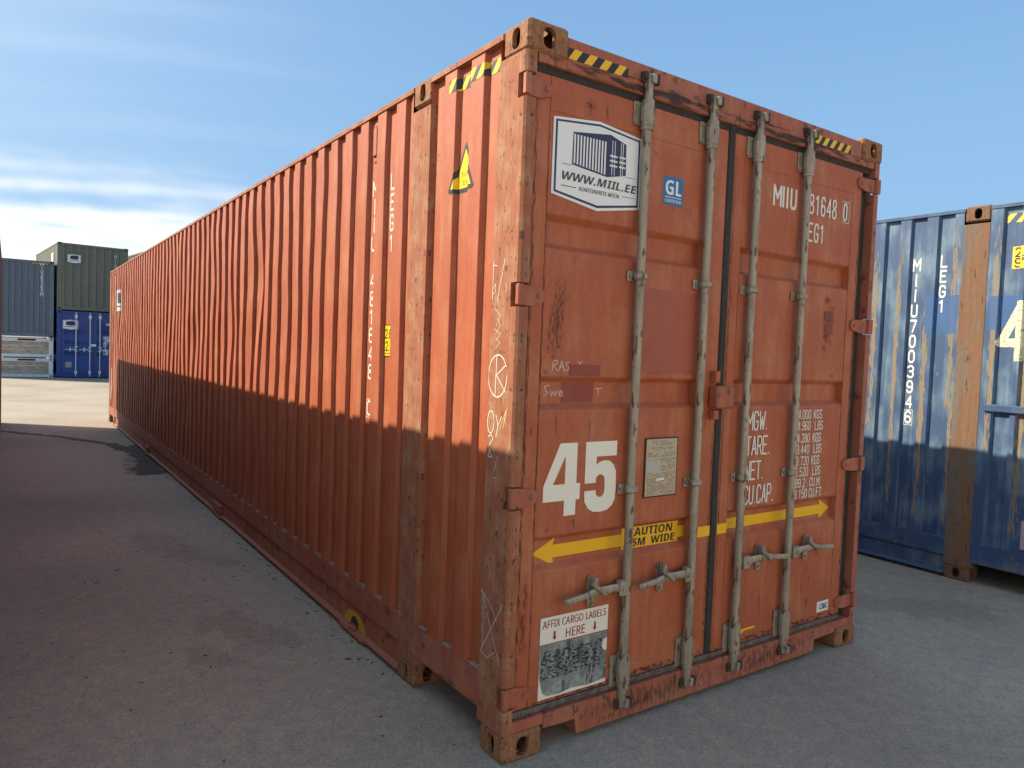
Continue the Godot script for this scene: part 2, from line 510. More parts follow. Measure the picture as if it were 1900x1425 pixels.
# everything of a container but its doors: k has L W H, materials paint, side, post, cast, rail, and what it shows
func body(root: Node3D, k: Dictionary) -> Dictionary:
	var L: float = k.L
	var W: float = k.W
	var H: float = k.H
	var mids: bool = k.get("mids", false)
	var rows: int = k.get("rows", 4)
	var cz := [[-0.172, 0.0], [-L, -L + 0.172]]
	if mids:
		cz.append([-0.945, -0.767])
		cz.append([-L + 0.767, -L + 0.945])
	for i in cz.size():
		for right in [false, true]:
			for top in [false, true]:
				var x0 := 0.0
				var x1 := 0.195
				if i >= 2: x1 = 0.165
				if right:
					x0 = W - x1; x1 = W
				var y0: float = H - 0.118 if top else 0.0
				var y1: float = H if top else 0.112
				var f := ["0+" if right else "0-"]
				if i == 0: f.append("2+")
				if i == 1: f.append("2-")
				if i >= 2: f.append("2+"); f.append("2-")
				f.append("1+" if top else "1-")
				casting(root, k.cast, Vector3(x0, y0, cz[i][0]), Vector3(x1, y1, cz[i][1]), f)
	# corner posts
	for right in [false, true]:
		var sx := -1.0 if right else 1.0
		var ox: float = W if right else 0.0
		var st := begin()
		if k.get("hinged", true):
			var full := PackedVector2Array([Vector2(0.0, -0.193), Vector2(0.0, -0.020), Vector2(0.008, -0.010), Vector2(0.05, -0.010), Vector2(0.05, -0.14), Vector2(0.07, -0.193)])
			var notch := PackedVector2Array([Vector2(0.0, -0.193), Vector2(0.0, -0.060), Vector2(0.046, -0.060), Vector2(0.05, -0.07), Vector2(0.05, -0.14), Vector2(0.07, -0.193)])
			var y := 0.112
			for hy in [0.258, 1.058, 1.852, 2.65]:
				var q: float = hy * H / 2.896
				extrude(st, full, Vector3(ox, 0, 0), Vector3(sx, 0, 0), Vector3(0, 0, 1), Vector3.UP, y, q - 0.047)
				extrude(st, notch, Vector3(ox, 0, 0), Vector3(sx, 0, 0), Vector3(0, 0, 1), Vector3.UP, q - 0.047, q + 0.047)
				y = q + 0.047
			extrude(st, full, Vector3(ox, 0, 0), Vector3(sx, 0, 0), Vector3(0, 0, 1), Vector3.UP, y, H - 0.118)
		else:
			bx(st, min(ox, ox + sx * 0.16), 0.112, -0.16, max(ox, ox + sx * 0.16), H - 0.118, -0.004, 0.012)
		put(st, "corner_post", k.get("post_far", k.post) if right else k.post, root)
		st = begin()
		bx(st, min(ox, ox + sx * 0.15), 0.112, -L + 0.004, max(ox, ox + sx * 0.15), H - 0.118, -L + 0.165, 0.012)
		put(st, "corner_post", k.post, root)
		if mids:
			for z in [-0.855, -L + 0.855]:
				st = begin()
				extrude(st, PackedVector2Array([Vector2(-0.001, z - 0.095), Vector2(-0.001, z + 0.088), Vector2(0.03, z + 0.104), Vector2(0.07, z + 0.104), Vector2(0.07, z - 0.11), Vector2(0.03, z - 0.11)]), Vector3(ox, 0, 0), Vector3(sx, 0, 0), Vector3(0, 0, 1), Vector3.UP, 0.112, H - 0.135)
				put(st, "support_post", k.post, root)
	# rails: stretches between the castings
	var runs := [[-L + 0.172, -0.172]]
	if mids:
		runs = [[-0.767, -0.172], [-L + 0.945, -0.945], [-L + 0.172, -L + 0.767]]
	for i in runs.size():
		for right in [false, true]:
			var sx := -1.0 if right else 1.0
			var ox: float = W if right else 0.0
			var O := Vector3(ox, 0, 0)
			var st := begin()
			var t := H - 0.012
			extrude(st, PackedVector2Array([Vector2(-0.004, t - 0.026), Vector2(-0.004, t - 0.004), Vector2(0.0, t), Vector2(0.07, t), Vector2(0.07, t - 0.030), Vector2(0.028, t - 0.030)]), O, Vector3(sx, 0, 0), Vector3.UP, Vector3.BACK, runs[i][0], runs[i][1])
			put(st, "top_rail", k.get("top", k.rail), root)
			st = begin()
			var low: bool = mids and i != 1
			var prof := PackedVector2Array([Vector2(0.002, 0.308), Vector2(0.05, 0.308), Vector2(0.05, 0.16), Vector2(0.006, 0.155), Vector2(0.002, 0.162)])
			if not low:
				prof = PackedVector2Array([Vector2(0.002, 0.306), Vector2(0.006, 0.31), Vector2(0.05, 0.31), Vector2(0.05, 0.026), Vector2(-0.006, 0.026), Vector2(-0.006, 0.036), Vector2(0.016, 0.05), Vector2(0.020, 0.160), Vector2(0.004, 0.172), Vector2(0.002, 0.178)])
			extrude(st, prof, O, Vector3(sx, 0, 0), Vector3.UP, Vector3.BACK, runs[i][0], runs[i][1])
			put(st, "bottom_rail", k.rail, root)
	# side walls
	var y0 := 0.308
	var y1 := H - 0.038
	var per: float = k.get("per", 0.2265)
	var parts := [[-L + 0.165, -0.16, edges(-L + 0.165, -0.16, k.get("anchor", -1.262), per)]]
	if mids:
		parts = [[-0.765, -0.19, k.near], [-L + 0.95, -0.95, edges(-L + 0.95, -1.0, k.anchor, per)], [-L + 0.165, -L + 0.76, edges(-L + 0.2, -L + 0.7, -L + 0.42, per)]]
	var walls := []
	for q in parts:
		var p := ribs(q[0], q[1], q[2])
		walls.append(p)
		var st := begin()
		sheet(st, p, y0, y1, rows, Vector3(0.002, 0, 0), Vector3(0, 0, 1), Vector3.UP, k.get("bend"))
		put(st, "side_panel", k.side, root)
		var r := ribs(-q[1], -q[0], edges(-q[1], -q[0], 0.4, per))
		st = begin()
		sheet(st, r, y0, y1, 2, Vector3(W - 0.002, 0, 0), Vector3(0, 0, -1), Vector3.UP)
		put(st, "side_panel", k.side, root)
	# roof, floor and closed end
	var st := begin()
	sheet(st, ribs(-L + 0.1, -0.1, edges(-L + 0.1, -0.1, -0.4, 0.21), 0.02, 0.08, 0.016), 0.06, W - 0.06, 1, Vector3(0, H - 0.02, 0), Vector3(0, 0, 1), Vector3(1, 0, 0))
	put(st, "roof_panel", k.get("roof", k.rail), root)
	st = begin()
	bx(st, 0.05, 0.165, -L + 0.05, W - 0.05, 0.29, -0.12)
	put(st, "floor", M.plank, root)
	st = begin()
	sheet(st, ribs(-W + 0.14, -0.14, edges(-W + 0.14, -0.14, -0.5, 0.25), 0.03, 0.07, 0.035), 0.16, H - 0.06, 1, Vector3(0, 0, -L + 0.01), Vector3(-1, 0, 0) * -1.0 * -1.0, Vector3.UP)
	put(st, "end_panel", k.side, root)
	st = begin()
	bx(st, 0.195, H - 0.11, -L + 0.006, W - 0.195, H - 0.016, -L + 0.08, 0.005)
	put(st, "end_beam", k.rail, root)
	st = begin()
	bx(st, 0.195, 0.03, -L + 0.006, W - 0.195, 0.16, -L + 0.08, 0.005)
	put(st, "end_beam", k.rail, root)
	return {"walls": walls}

# the door end in the red container's measures; m: paint, frame, gear, gasket
func doors(root: Node3D, m: Dictionary, full := true) -> Array:
	var leaves := []
	var st := begin()
	bx(st, 0.196, 2.745, -0.10, 2.304, 2.872, -0.012, 0.006)
	bx(st, 0.06, 2.745, -0.10, 0.196, 2.783, -0.014)
	bx(st, 2.304, 2.745, -0.10, 2.44, 2.777, -0.014)
	put(st, "door_header", m.frame, root)
	st = begin()
	extrude(st, PackedVector2Array([Vector2(0.206, 0.158), Vector2(0.206, 0.098), Vector2(0.30, 0.094), Vector2(0.372, 0.094), Vector2(0.384, 0.028), Vector2(2.090, 0.028), Vector2(2.10, 0.094), Vector2(2.294, 0.098), Vector2(2.294, 0.158)]), Vector3.ZERO, Vector3.RIGHT, Vector3.UP, Vector3.BACK, -0.12, -0.008)
	bx(st, 0.05, 0.114, -0.12, 0.206, 0.158, -0.012)
	bx(st, 2.294, 0.114, -0.12, 2.45, 0.158, -0.012)
	put(st, "door_sill", m.frame, root)
	# gaskets: round the opening and between the leaves
	st = begin()
	bx(st, 0.052, 2.716, -0.09, 2.43, 2.744, -0.034)
	put(st, "gasket", m.gasket, root)
	st = begin()
	bx(st, 1.203, 0.19, -0.09, 1.248, 2.746, -0.026, 0.006)
	put(st, "gasket", m.gasket, root)
	st = begin()
	bx(st, 2.362, 0.16, -0.10, 2.448, 2.716, -0.056, 0.006)
	put(st, "gasket", m.gasket, root)
	st = begin()
	bx(st, 0.055, 0.160, -0.09, 2.36, 0.186, -0.022, 0.006)
	put(st, "gasket", M.rubber_dusty, root)
	var spec := [[0.055, 0.137, 1.058, 1.200, [0.632, 1.047], -1.0], [1.251, 1.324, 2.272, 2.360, [1.388, 1.797], 1.0]]
	for i in 2:
		var q = spec[i]
		var leaf := node("door", root)
		leaves.append(leaf)
		st = begin()
		bx(st, q[0], 0.190, -0.09, q[1], 2.714, -0.030, 0.003)
		bx(st, q[2], 0.190, -0.09, q[3], 2.714, -0.030, 0.003)
		bx(st, q[1] + 0.001, 2.582, -0.09, q[2] - 0.001, 2.714, -0.030, 0.002)
		bx(st, q[1] + 0.001, 0.190, -0.09, q[2] - 0.001, 0.262, -0.030, 0.002)
		put(st, "door_frame", m.paint, leaf)
		st = begin()
		var p := PackedVector2Array([Vector2(0.2625, 0)])
		for g in [[0.742, 0.884], [1.402, 1.536], [2.046, 2.182]]:
			for v in [Vector2(g[0] - 0.010, 0), Vector2(g[0] - 0.003, 0), Vector2(g[0] + 0.002, 0.003), Vector2(g[0] + 0.020, 0.034), Vector2(g[0] + 0.025, 0.037), Vector2(g[0] + 0.032, 0.037), Vector2(g[1] - 0.030, 0.037), Vector2(g[1] - 0.023, 0.037), Vector2(g[1] - 0.019, 0.034), Vector2(g[1] - 0.003, 0.003), Vector2(g[1] + 0.003, 0), Vector2(g[1] + 0.010, 0)]:
				p.append(v)
		p.append(Vector2(2.5815, 0))
		var dn := FastNoiseLite.new()
		dn.seed = 5 + i
		dn.frequency = 1.1
		var bend := func(u: float, v: float) -> Vector2:
			return Vector2((dn.get_noise_2d(u * 0.8, v) * 0.004) if full else 0.0, 0.0)
		var fine_p := PackedVector2Array()
		for j in p.size() - 1:
			var parts: int = max(1, int((p[j + 1].x - p[j].x) / 0.08))
			for s in parts:
				fine_p.append(p[j].lerp(p[j + 1], float(s) / parts))
		fine_p.append(p[p.size() - 1])
		sheet(st, fine_p, -q[2], -q[1], 12, Vector3(0, 0, -0.0315), Vector3.UP, Vector3(-1, 0, 0), bend)
		put(st, "door_panel", m.paint, leaf)
		# locking bars
		for x in q[4]:
			var lock := node("locking_bar", leaf)
			st = begin()
			tube(st, Vector3(x, 0.14, 0.0), Vector3(x, 2.775, 0.0), 0.0195, 0.0195)
			tube(st, Vector3(x, 2.775, 0.0), Vector3(x, 2.83, 0.0), 0.021, 0.016)
			tube(st, Vector3(x, 0.085, 0.0), Vector3(x, 0.14, 0.0), 0.017, 0.021)
			for y in [2.606, 0.325]:
				tube(st, Vector3(x, y - 0.012, 0.0), Vector3(x, y + 0.004, 0.0), 0.0265, 0.0265)
			bx(st, x - 0.006, 2.786, 0.004, x + 0.020, 2.826, 0.034, 0.004)
			bx(st, x - 0.006, 0.088, 0.004, x + 0.020, 0.126, 0.034, 0.004)
			put(st, "bar", m.gear, lock)
			for y in [2.665, 0.244]:
				st = begin()
				var hh := 0.05 if y > 1.0 else 0.070
				bx(st, x - 0.056, y - hh, -0.0295, x + 0.056, y + hh, -0.021, 0.003)
				bx(st, x - 0.030, y - hh + 0.006, -0.021, x + 0.034, y + hh - 0.006, 0.022, 0.014)
				tube(st, Vector3(x, y - hh - 0.004, 0.002), Vector3(x, y + hh + 0.004, 0.002), 0.0265, 0.0265)
				for b in [[-0.045, -0.7], [-0.045, 0.7], [0.046, -0.7], [0.046, 0.7]]:
					tube(st, Vector3(x + b[0], y + b[1] * hh, -0.021), Vector3(x + b[0], y + b[1] * hh, -0.013), 0.008, 0.006, 10)
				put(st, "bracket", m.gear, lock)
			for y in [1.974, 1.052]:
				st = begin()
				bx(st, x - 0.054, y - 0.023, -0.0295, x + 0.056, y + 0.023, -0.021, 0.003)
				bx(st, x - 0.030, y - 0.022, -0.021, x + 0.030, y + 0.022, 0.025, 0.016)
				for b in [-0.042, 0.046]:
					tube(st, Vector3(x + b, y, -0.021), Vector3(x + b, y, -0.014), 0.008, 0.006, 10)
				put(st, "bracket", m.gear, lock)
			# cam keepers on the header and the sill
			st = begin()
			bx(st, x - 0.040, 2.792, -0.0125, x + 0.044, 2.836, 0.006, 0.004)
			bx(st, x + 0.026, 2.786, 0.006, x + 0.044, 2.834, 0.026, 0.004)
			bx(st, x - 0.040, 2.800, 0.006, x - 0.024, 2.832, 0.022, 0.004)
			put(st, "cam_keeper", M.dark_steel, lock)
			st = begin()
			bx(st, x - 0.040, 0.078, -0.0085, x + 0.044, 0.122, 0.006, 0.004)
			bx(st, x + 0.026, 0.080, 0.006, x + 0.044, 0.126, 0.026, 0.004)
			put(st, "cam_keeper", M.dark_steel, lock)
			# handle, its hub and its catch
			var s: float = q[5]
			st = begin()
			bx(st, min(x + s * 0.018, x + s * 0.062), 0.592, -0.006, max(x + s * 0.018, x + s * 0.062), 0.660, 0.030, 0.006)
			tube(st, Vector3(x + s * 0.045, 0.626, 0.030), Vector3(x + s * 0.045, 0.626, 0.038), 0.010, 0.008, 12)
			var bendy := [Vector3(x + s * 0.055, 0.630, 0.012), Vector3(x + s * 0.13, 0.634, 0.018), Vector3(x + s * 0.20, 0.634, 0.020), Vector3(x + s * 0.255, 0.628, 0.026), Vector3(x + s * 0.368, 0.617, 0.030)]
			var hs := [0.036, 0.034, 0.038, 0.026, 0.028]
			for j in 4:
				bar(st, bendy[j], bendy[j + 1], hs[j], 0.016, hs[j + 1], 0.014)
			put(st, "handle", m.gear, lock)
			st = begin()
			var cx: float = x + s * 0.187
			var cap := []
			for j in 16:
				var t := TAU * j / 16.0
				cap.append(Vector2(cx + 0.021 * cos(t), 0.626 + 0.021 * sin(t) + (0.048 if sin(t) >= 0 else -0.048)))
			extrude(st, PackedVector2Array(cap), Vector3.ZERO, Vector3.RIGHT, Vector3.UP, Vector3.BACK, -0.0295, -0.018)
			bx(st, cx - 0.012, 0.646, -0.018, cx + 0.012, 0.690, 0.018, 0.006)
			bar(st, Vector3(cx - 0.020, 0.664, 0.034), Vector3(cx + 0.034, 0.620, 0.036), 0.020, 0.012, 0.014, 0.010)
			bar(st, Vector3(cx - 0.018, 0.668, 0.016), Vector3(cx - 0.018, 0.655, 0.034), 0.02, 0.016, 0.02, 0.014)
			tube(st, Vector3(cx, 0.575, -0.018), Vector3(cx, 0.575, -0.010), 0.010, 0.008, 10)
			put(st, "handle_catch", m.gear, lock)
		# hinges
		for y in [0.258, 1.058, 1.852, 2.65]:
			st = begin()
			if i == 0:
				extrude(st, PackedVector2Array([Vector2(0.020, y - 0.040), Vector2(0.075, y - 0.040), Vector2(0.128, y - 0.024), Vector2(0.134, y - 0.012), Vector2(0.134, y + 0.020), Vector2(0.110, y + 0.030), Vector2(0.020, y + 0.040)]), Vector3.ZERO, Vector3.RIGHT, Vector3.UP, Vector3.BACK, -0.0305, -0.017)
				bx(st, -0.002, y - 0.041, -0.027, 0.026, y + 0.041, -0.002, 0.004)
				tube(st, Vector3(0.105, y, -0.017), Vector3(0.105, y, -0.010), 0.010, 0.008, 10)
			else:
				extrude(st, PackedVector2Array([Vector2(2.470, y - 0.038), Vector2(2.385, y - 0.038), Vector2(2.318, y - 0.026), Vector2(2.304, y - 0.012), Vector2(2.304, y + 0.020), Vector2(2.330, y + 0.032), Vector2(2.470, y + 0.036)]), Vector3.ZERO, Vector3.RIGHT, Vector3.UP, Vector3.BACK, -0.0305, -0.017)
				bx(st, 2.462, y - 0.041, -0.032, 2.502, y + 0.041, 0.0, 0.004)
				tube(st, Vector3(2.334, y, -0.017), Vector3(2.334, y, -0.010), 0.010, 0.008, 10)
			put(st, "hinge", m.hinge, leaf)
	return leaves

func hazard(x0: float, y0: float, x1: float, y1: float, n: int, z: float, parent: Node, lean := 0.75) -> void:
	var h := y1 - y0
	var w := (x1 - x0) / n
	var box := PackedVector2Array([Vector2(x0, y0), Vector2(x1, y0), Vector2(x1, y1), Vector2(x0, y1)])
	flat(Array(box), z, z + 0.0008, "hazard_stripe", M.black, parent)
	for k in range(-2, n + 2):
		var a := x0 + k * w
		var q := PackedVector2Array([Vector2(a, y0), Vector2(a + w * 0.5, y0), Vector2(a + w * 0.5 + h * lean, y1), Vector2(a + h * lean, y1)])
		for c in Geometry2D.intersect_polygons(q, box):
			flat(Array(c), z + 0.0012, z + 0.002, "hazard_stripe", M.yellow, parent)

func company_sign(x: float, y: float, z: float, s: float, parent: Node, detail := true, dark: Material = null) -> void:
	# x, y: lower left corner; s: scale of a 0.48 x 0.30 m plate with pointed top and foot
	var g := node("sign", parent)
	g.position = Vector3(x, y, z)
	g.scale = Vector3(s, s, 1.0)
	var nv: Material = M.navy if dark == null else dark
	var hexa := func(d: float) -> Array:
		return [Vector2(d, 0.0 + d * 0.8), Vector2(0.24, -0.038 + d * 1.1), Vector2(0.48 - d, d * 0.8), Vector2(0.48 - d, 0.30 - d * 0.8), Vector2(0.24, 0.326 - d), Vector2(d, 0.30 - d * 0.8)]
	flat(hexa.call(0.0), 0.0, 0.001, "plate", M.white, g)
	flat(hexa.call(0.011), 0.0014, 0.002, "plate_border", nv, g)
	flat(hexa.call(0.020), 0.0024, 0.003, "plate_field", M.white, g)
	var z0 := 0.0034
	var print_ := node("plate_print", g)
	flat([Vector2(0.097, 0.128), Vector2(0.285, 0.108), Vector2(0.391, 0.130), Vector2(0.388, 0.259), Vector2(0.300, 0.284), Vector2(0.100, 0.257)], z0, z0 + 0.0006, "emblem", nv, g)
	if detail:
		for k in 11:
			var a := 0.104 + k * 0.0163
			var b := 0.250 + k * 0.0001
			var lo := 0.134 - k * 0.0018
			flat([Vector2(a, lo), Vector2(a + 0.008, lo), Vector2(a + 0.008, b), Vector2(a, b)], z0 + 0.001, z0 + 0.0014, "emblem_rib", M.white, g)
		for a in [0.309, 0.323, 0.358, 0.369]:
			flat([Vector2(a, 0.12), Vector2(a + 0.003, 0.12), Vector2(a + 0.003, 0.262), Vector2(a, 0.262)], z0 + 0.001, z0 + 0.0014, "emblem_rib", M.white, g)
		for b in [0.198, 0.178, 0.158]:
			flat([Vector2(0.297, b - 0.003), Vector2(0.339, b - 0.003), Vector2(0.339, b + 0.004), Vector2(0.297, b + 0.004)], z0 + 0.0018, z0 + 0.0022, "emblem_rib", M.white, g)
			flat([Vector2(0.350, b - 0.001), Vector2(0.384, b - 0.001), Vector2(0.384, b + 0.006), Vector2(0.350, b + 0.006)], z0 + 0.0018, z0 + 0.0022, "emblem_rib", M.white, g)
		for l in [[0.047, 0.124, 0.449, 0.126], [0.046, 0.037, 0.123, 0.040], [0.375, 0.041, 0.451, 0.043]]:
			if l[2] - l[0] > 0.3:
				flat([Vector2(l[0], 0.123), Vector2(0.096, 0.123), Vector2(0.096, 0.125), Vector2(l[0], 0.125)], z0, z0 + 0.0005, "rule", nv, g)
				flat([Vector2(0.392, 0.124), Vector2(l[2], 0.124), Vector2(l[2], 0.126), Vector2(0.392, 0.126)], z0, z0 + 0.0005, "rule", nv, g)
			else:
				flat([Vector2(l[0], l[1]), Vector2(l[2], l[1]), Vector2(l[2], l[3]), Vector2(l[0], l[3])], z0, z0 + 0.0005, "rule", nv, g)
		words(g, "lettering", "WWW.MIIL.EE", 0.045, 0.062, 0.452, 0.096, z0, M.dark_grey, bold, 0.28)
		words(g, "lettering", "KONTEINERITE MÜÜK", 0.140, 0.030, 0.360, 0.050, z0, M.dark_grey, sans)
	else:
		flat([Vector2(0.06, 0.06), Vector2(0.42, 0.06), Vector2(0.42, 0.085), Vector2(0.06, 0.085)], z0, z0 + 0.0005, "rule", M.dark_grey, g)

func stencil(s: String, box_last: bool, c: Color, cell_h := 96, r := 5.5) -> Sheet:
	# letters one below the other; a space is a gap
	var cw := 60
	var n := s.length()
	var sh := Sheet.new(cw + 24, n * cell_h + 8)
	for i in n:
		sh.word(GLYPH, s[i], 20.0 if s[i] == "I" else 16.0 if not (s[i] == "M") else 12.0, i * cell_h + 14, 48 if s[i] != "I" else 150, cell_h - 26, 0, r, c)
		if box_last and i == n - 1:
			sh.line([5, i * cell_h + 3, cw + 19, i * cell_h + 3, cw + 19, (i + 1) * cell_h + 3, 5, (i + 1) * cell_h + 3, 5, i * cell_h + 3], 1.6, c)
	return sh

# irregular stain: paint-coloured patches cut out by noise, for drips, grease and liquid on a surface
func stain_mat(sd: int, c: Color, w: int, h: int, f: float, edge: float, hard: float, rough: float, stretch := 1.0) -> StandardMaterial3D:
	var n := FastNoiseLite.new()
	n.seed = sd
	n.frequency = f
	n.fractal_octaves = 5
	var im := Image.create(w, h, false, Image.FORMAT_RGBA8)
	for y in h:
		for x in w:
			var u := (x + 0.5) / w * 2.0 - 1.0
			var v := (y + 0.5) / h * 2.0 - 1.0
			var rim := 1.0 - pow(pow(abs(u), 3.0) + pow(abs(v), 3.0), 0.33)
			var k := rim * edge + n.get_noise_2d(x * stretch, y) * 0.9
			im.set_pixel(x, y, Color(c.r, c.g, c.b, c.a * step01(0.0, hard, k)))
	var m := StandardMaterial3D.new()
	m.albedo_texture = ImageTexture.create_from_image(im)
	m.transparency = BaseMaterial3D.TRANSPARENCY_ALPHA
	m.roughness = rough
	m.texture_repeat = false
	return m

# ------------------------------------------------------------------ the scene
func _ready() -> void:
	bold = SystemFont.new()
	bold.font_names = PackedStringArray(["Droid Sans"])
	bold.font_weight = 700
	sans = SystemFont.new()
	sans.font_names = PackedStringArray(["Droid Sans"])
	set_view()
	make_materials()
	print("materials done")
	ground()
	red_container()
	print("red container done")
	neighbours()
	far_stacks()
	added_bounce_row()
	litter()
	print("all done")

func set_view() -> void:
	var cam := Camera3D.new()
	cam.name = "camera"
	add_child(cam)
	cam.position = Vector3(-1.6015, 1.6284, 2.2821)
	cam.rotation_degrees = Vector3(-2.4992, -34.7435, 2.1400)
	cam.fov = 55.670
	cam.near = 0.05
	cam.far = 2000.0
	cam.current = true
	var e := Environment.new()
	e.background_mode = Environment.BG_SKY
	e.tonemap_mode = Environment.TONE_MAPPER_LINEAR
	e.tonemap_exposure = 2.08
	e.sdfgi_enabled = true
	e.ssao_enabled = true
	e.ssil_enabled = true
	var sky := Sky.new()
	var pm := PanoramaSkyMaterial.new()
	pm.panorama = ImageTexture.create_from_image(sky_image())
	sky.sky_material = pm
	e.sky = sky
	var we := WorldEnvironment.new()
	we.name = "world_environment"
	we.environment = e
	add_child(we)
	var sun := DirectionalLight3D.new()
	sun.name = "sun"
	sun.light_energy = 1.25
	sun.light_color = Color(1.0, 0.94, 0.84)
	sun.light_angular_distance = 0.5
	sun.shadow_enabled = true
	add_child(sun)
	# light travels towards +x, +z and down: read from the edge of the ground shadow and the shadow heights on both walls
	var dir := Vector3(0.77, -0.742, 0.64).normalized()
	sun.look_at_from_position(Vector3(-20, 20, -20), Vector3(-20, 20, -20) + dir, Vector3.UP)

func sky_image() -> Image:
	var w := 1024
	var h := 512
	var im := Image.create(w, h, false, Image.FORMAT_RGBF)
	var n := FastNoiseLite.new()
	n.seed = 7
	n.frequency = 1.0
	n.fractal_octaves = 6
	var n2 := FastNoiseLite.new()
	n2.seed = 19
	n2.frequency = 1.0
	n2.fractal_octaves = 3
	var to_sun := Vector3(-0.77, 0.742, -0.64).normalized()
	var zen := Color(0.095, 0.190, 0.345)
	var mid := Color(0.155, 0.275, 0.42)
	var hor := Color(0.42, 0.47, 0.50)
	var white := Color(0.57, 0.575, 0.57)
	for y in h:
		var el := (0.5 - (y + 0.5) / h) * PI
		for x in w:
			var az := (x + 0.5) / w * TAU          # the picture begins at -z and runs towards +x
			var d := Vector3(sin(az) * cos(el), sin(el), -cos(az) * cos(el))
			var c: Color
			if el < 0.0:
				c = Color(0.28, 0.26, 0.23)
			else:
				var t := clampf(sin(el), 0.0, 1.0)
				c = hor.lerp(mid, step01(0.0, 0.17, t)).lerp(zen, step01(0.10, 0.62, t))
				# thin high cloud, drawn out along one wind, denser towards the horizon
				var k := 1.0 / (d.y + 0.07)
				var q := Vector2(d.x, d.z) * k
				var a := q.x * 0.55 + q.y * 0.22
				var b := -q.x * 0.22 + q.y * 0.55
				var wisp := n.get_noise_2d(a * 0.30, b * 2.4) * 0.5 + n.get_noise_2d(a * 0.8 + 40.0, b * 8.0) * 0.5
				var field := n2.get_noise_2d(q.x * 0.13 + 3.0, q.y * 0.13 + 8.0)
				var sunny := d.dot(Vector3(to_sun.x, 0, to_sun.z).normalized())
				var cover := step01(0.19, 0.03, t) * 0.9 + field * 0.6 + sunny * 0.80 - 0.28
				var amount := step01(-0.15, 0.75, wisp * 1.0 + cover)
				amount *= 0.10 + 0.90 * step01(0.235, 0.13, t)
				c = c.lerp(white, clampf(amount, 0.0, 0.92))
				# brighter air round the sun
				var near := clampf(d.dot(to_sun), 0.0, 1.0)
				var glow := pow(near, 4.0) * 0.36 + pow(near, 40.0) * 1.8
				c = c + Color(glow, glow * 0.93, glow * 0.80)
			im.set_pixel(x, y, c)
	return im

func ground() -> void:
	var n := 1024
	var a := nz(201, n, n, 0.25, 3)
	var b := nz(202, n, n, 0.02, 5)
	var c := nz(203, n, n, 0.09, 3)
	var px := PackedByteArray()
	px.resize(n * n * 3)
	for i in n * n:
		var v := 0.625 + (a[i] - 128) / 255.0 * 0.17 + (b[i] - 128) / 255.0 * 0.07 + (c[i] - 128) / 255.0 * 0.12
		var w := (b[i] - 128) / 255.0 * 0.03
		if a[i] > 205 and c[i] > 150: v += 0.12
		if a[i] < 48 and c[i] < 110: v -= 0.16
		px[i * 3] = int(clampf((v + 0.008 + w) * 255, 0, 255)); px[i * 3 + 1] = int(clampf(v * 0.948 * 255, 0, 255)); px[i * 3 + 2] = int(clampf((v * 0.845 - w) * 255, 0, 255))
	var m := surf(tex(n, n, px), Vector3(0.42, 0.42, 0.42), 0.92, 0.0, grey_tex(a, n, n), 0.06)
	m.vertex_color_use_as_albedo = true
	var big := FastNoiseLite.new()
	big.seed = 77
	big.frequency = 0.35
	big.fractal_octaves = 5
	var st := begin()
	st.set_smooth_group(0)
	# fine squares near by, wide ones to the horizon
	var xs := []
	var k := -9.0
	while k <= 9.0:
		xs.append(k); k += 0.3
	xs = [-700.0, -200.0, -60.0, -25.0, -14.0] + xs + [14.0, 25.0, 60.0, 200.0, 700.0]
	var zs := []
	k = -34.0
	while k <= 8.0:
		zs.append(k); k += 0.3
	zs = [-900.0, -300.0, -100.0, -60.0, -42.0] + zs + [14.0, 30.0, 80.0, 300.0]
	for i in xs.size() - 1:
		for j in zs.size() - 1:
			for q in [[0, 0], [1, 1], [1, 0], [0, 0], [0, 1], [1, 1]]:
				var x: float = xs[i + q[0]]
				var z: float = zs[j + q[1]]
				var t := big.get_noise_2d(x, z) * 0.30 + big.get_noise_2d(x * 0.25 + 50, z * 1.1) * 0.12
				var v := clampf(0.92 + t, 0.6, 1.2)
				st.set_color(Color(v, v * (0.995 - t * 0.05), v * (0.985 - t * 0.12)))
				st.add_vertex(Vector3(x, 0, z))
	var o := put(st, "ground", m, self)
	o.set_meta("kind", "structure")
	o.set_meta("label", "worn grey concrete yard with dark stains and fine grit")

func bend_red(u: float, v: float) -> Vector2:
	# dents of the long wall: slow waves, and knocks that push ribs in
	var far := step01(-0.9, -3.0, u)
	var x: float = W1.get_noise_2d(u * 1.0, v * 0.55) * 0.012 * (0.3 + far)
	var s: float = W2.get_noise_2d(u * 2.2, v * 0.9) * 0.024 * (0.2 + far)
	for k in KNOCKS:
		var d: float = pow((u - k[0]) / k[2], 2.0) + pow((v - k[1]) / k[3], 2.0)
		if d < 6.0:
			x += k[4] * exp(-d)
			s += k[5] * exp(-d)
	var hold := step01(0.31, 0.5, v) * step01(2.84, 2.66, v)
	return Vector2(x, s) * hold

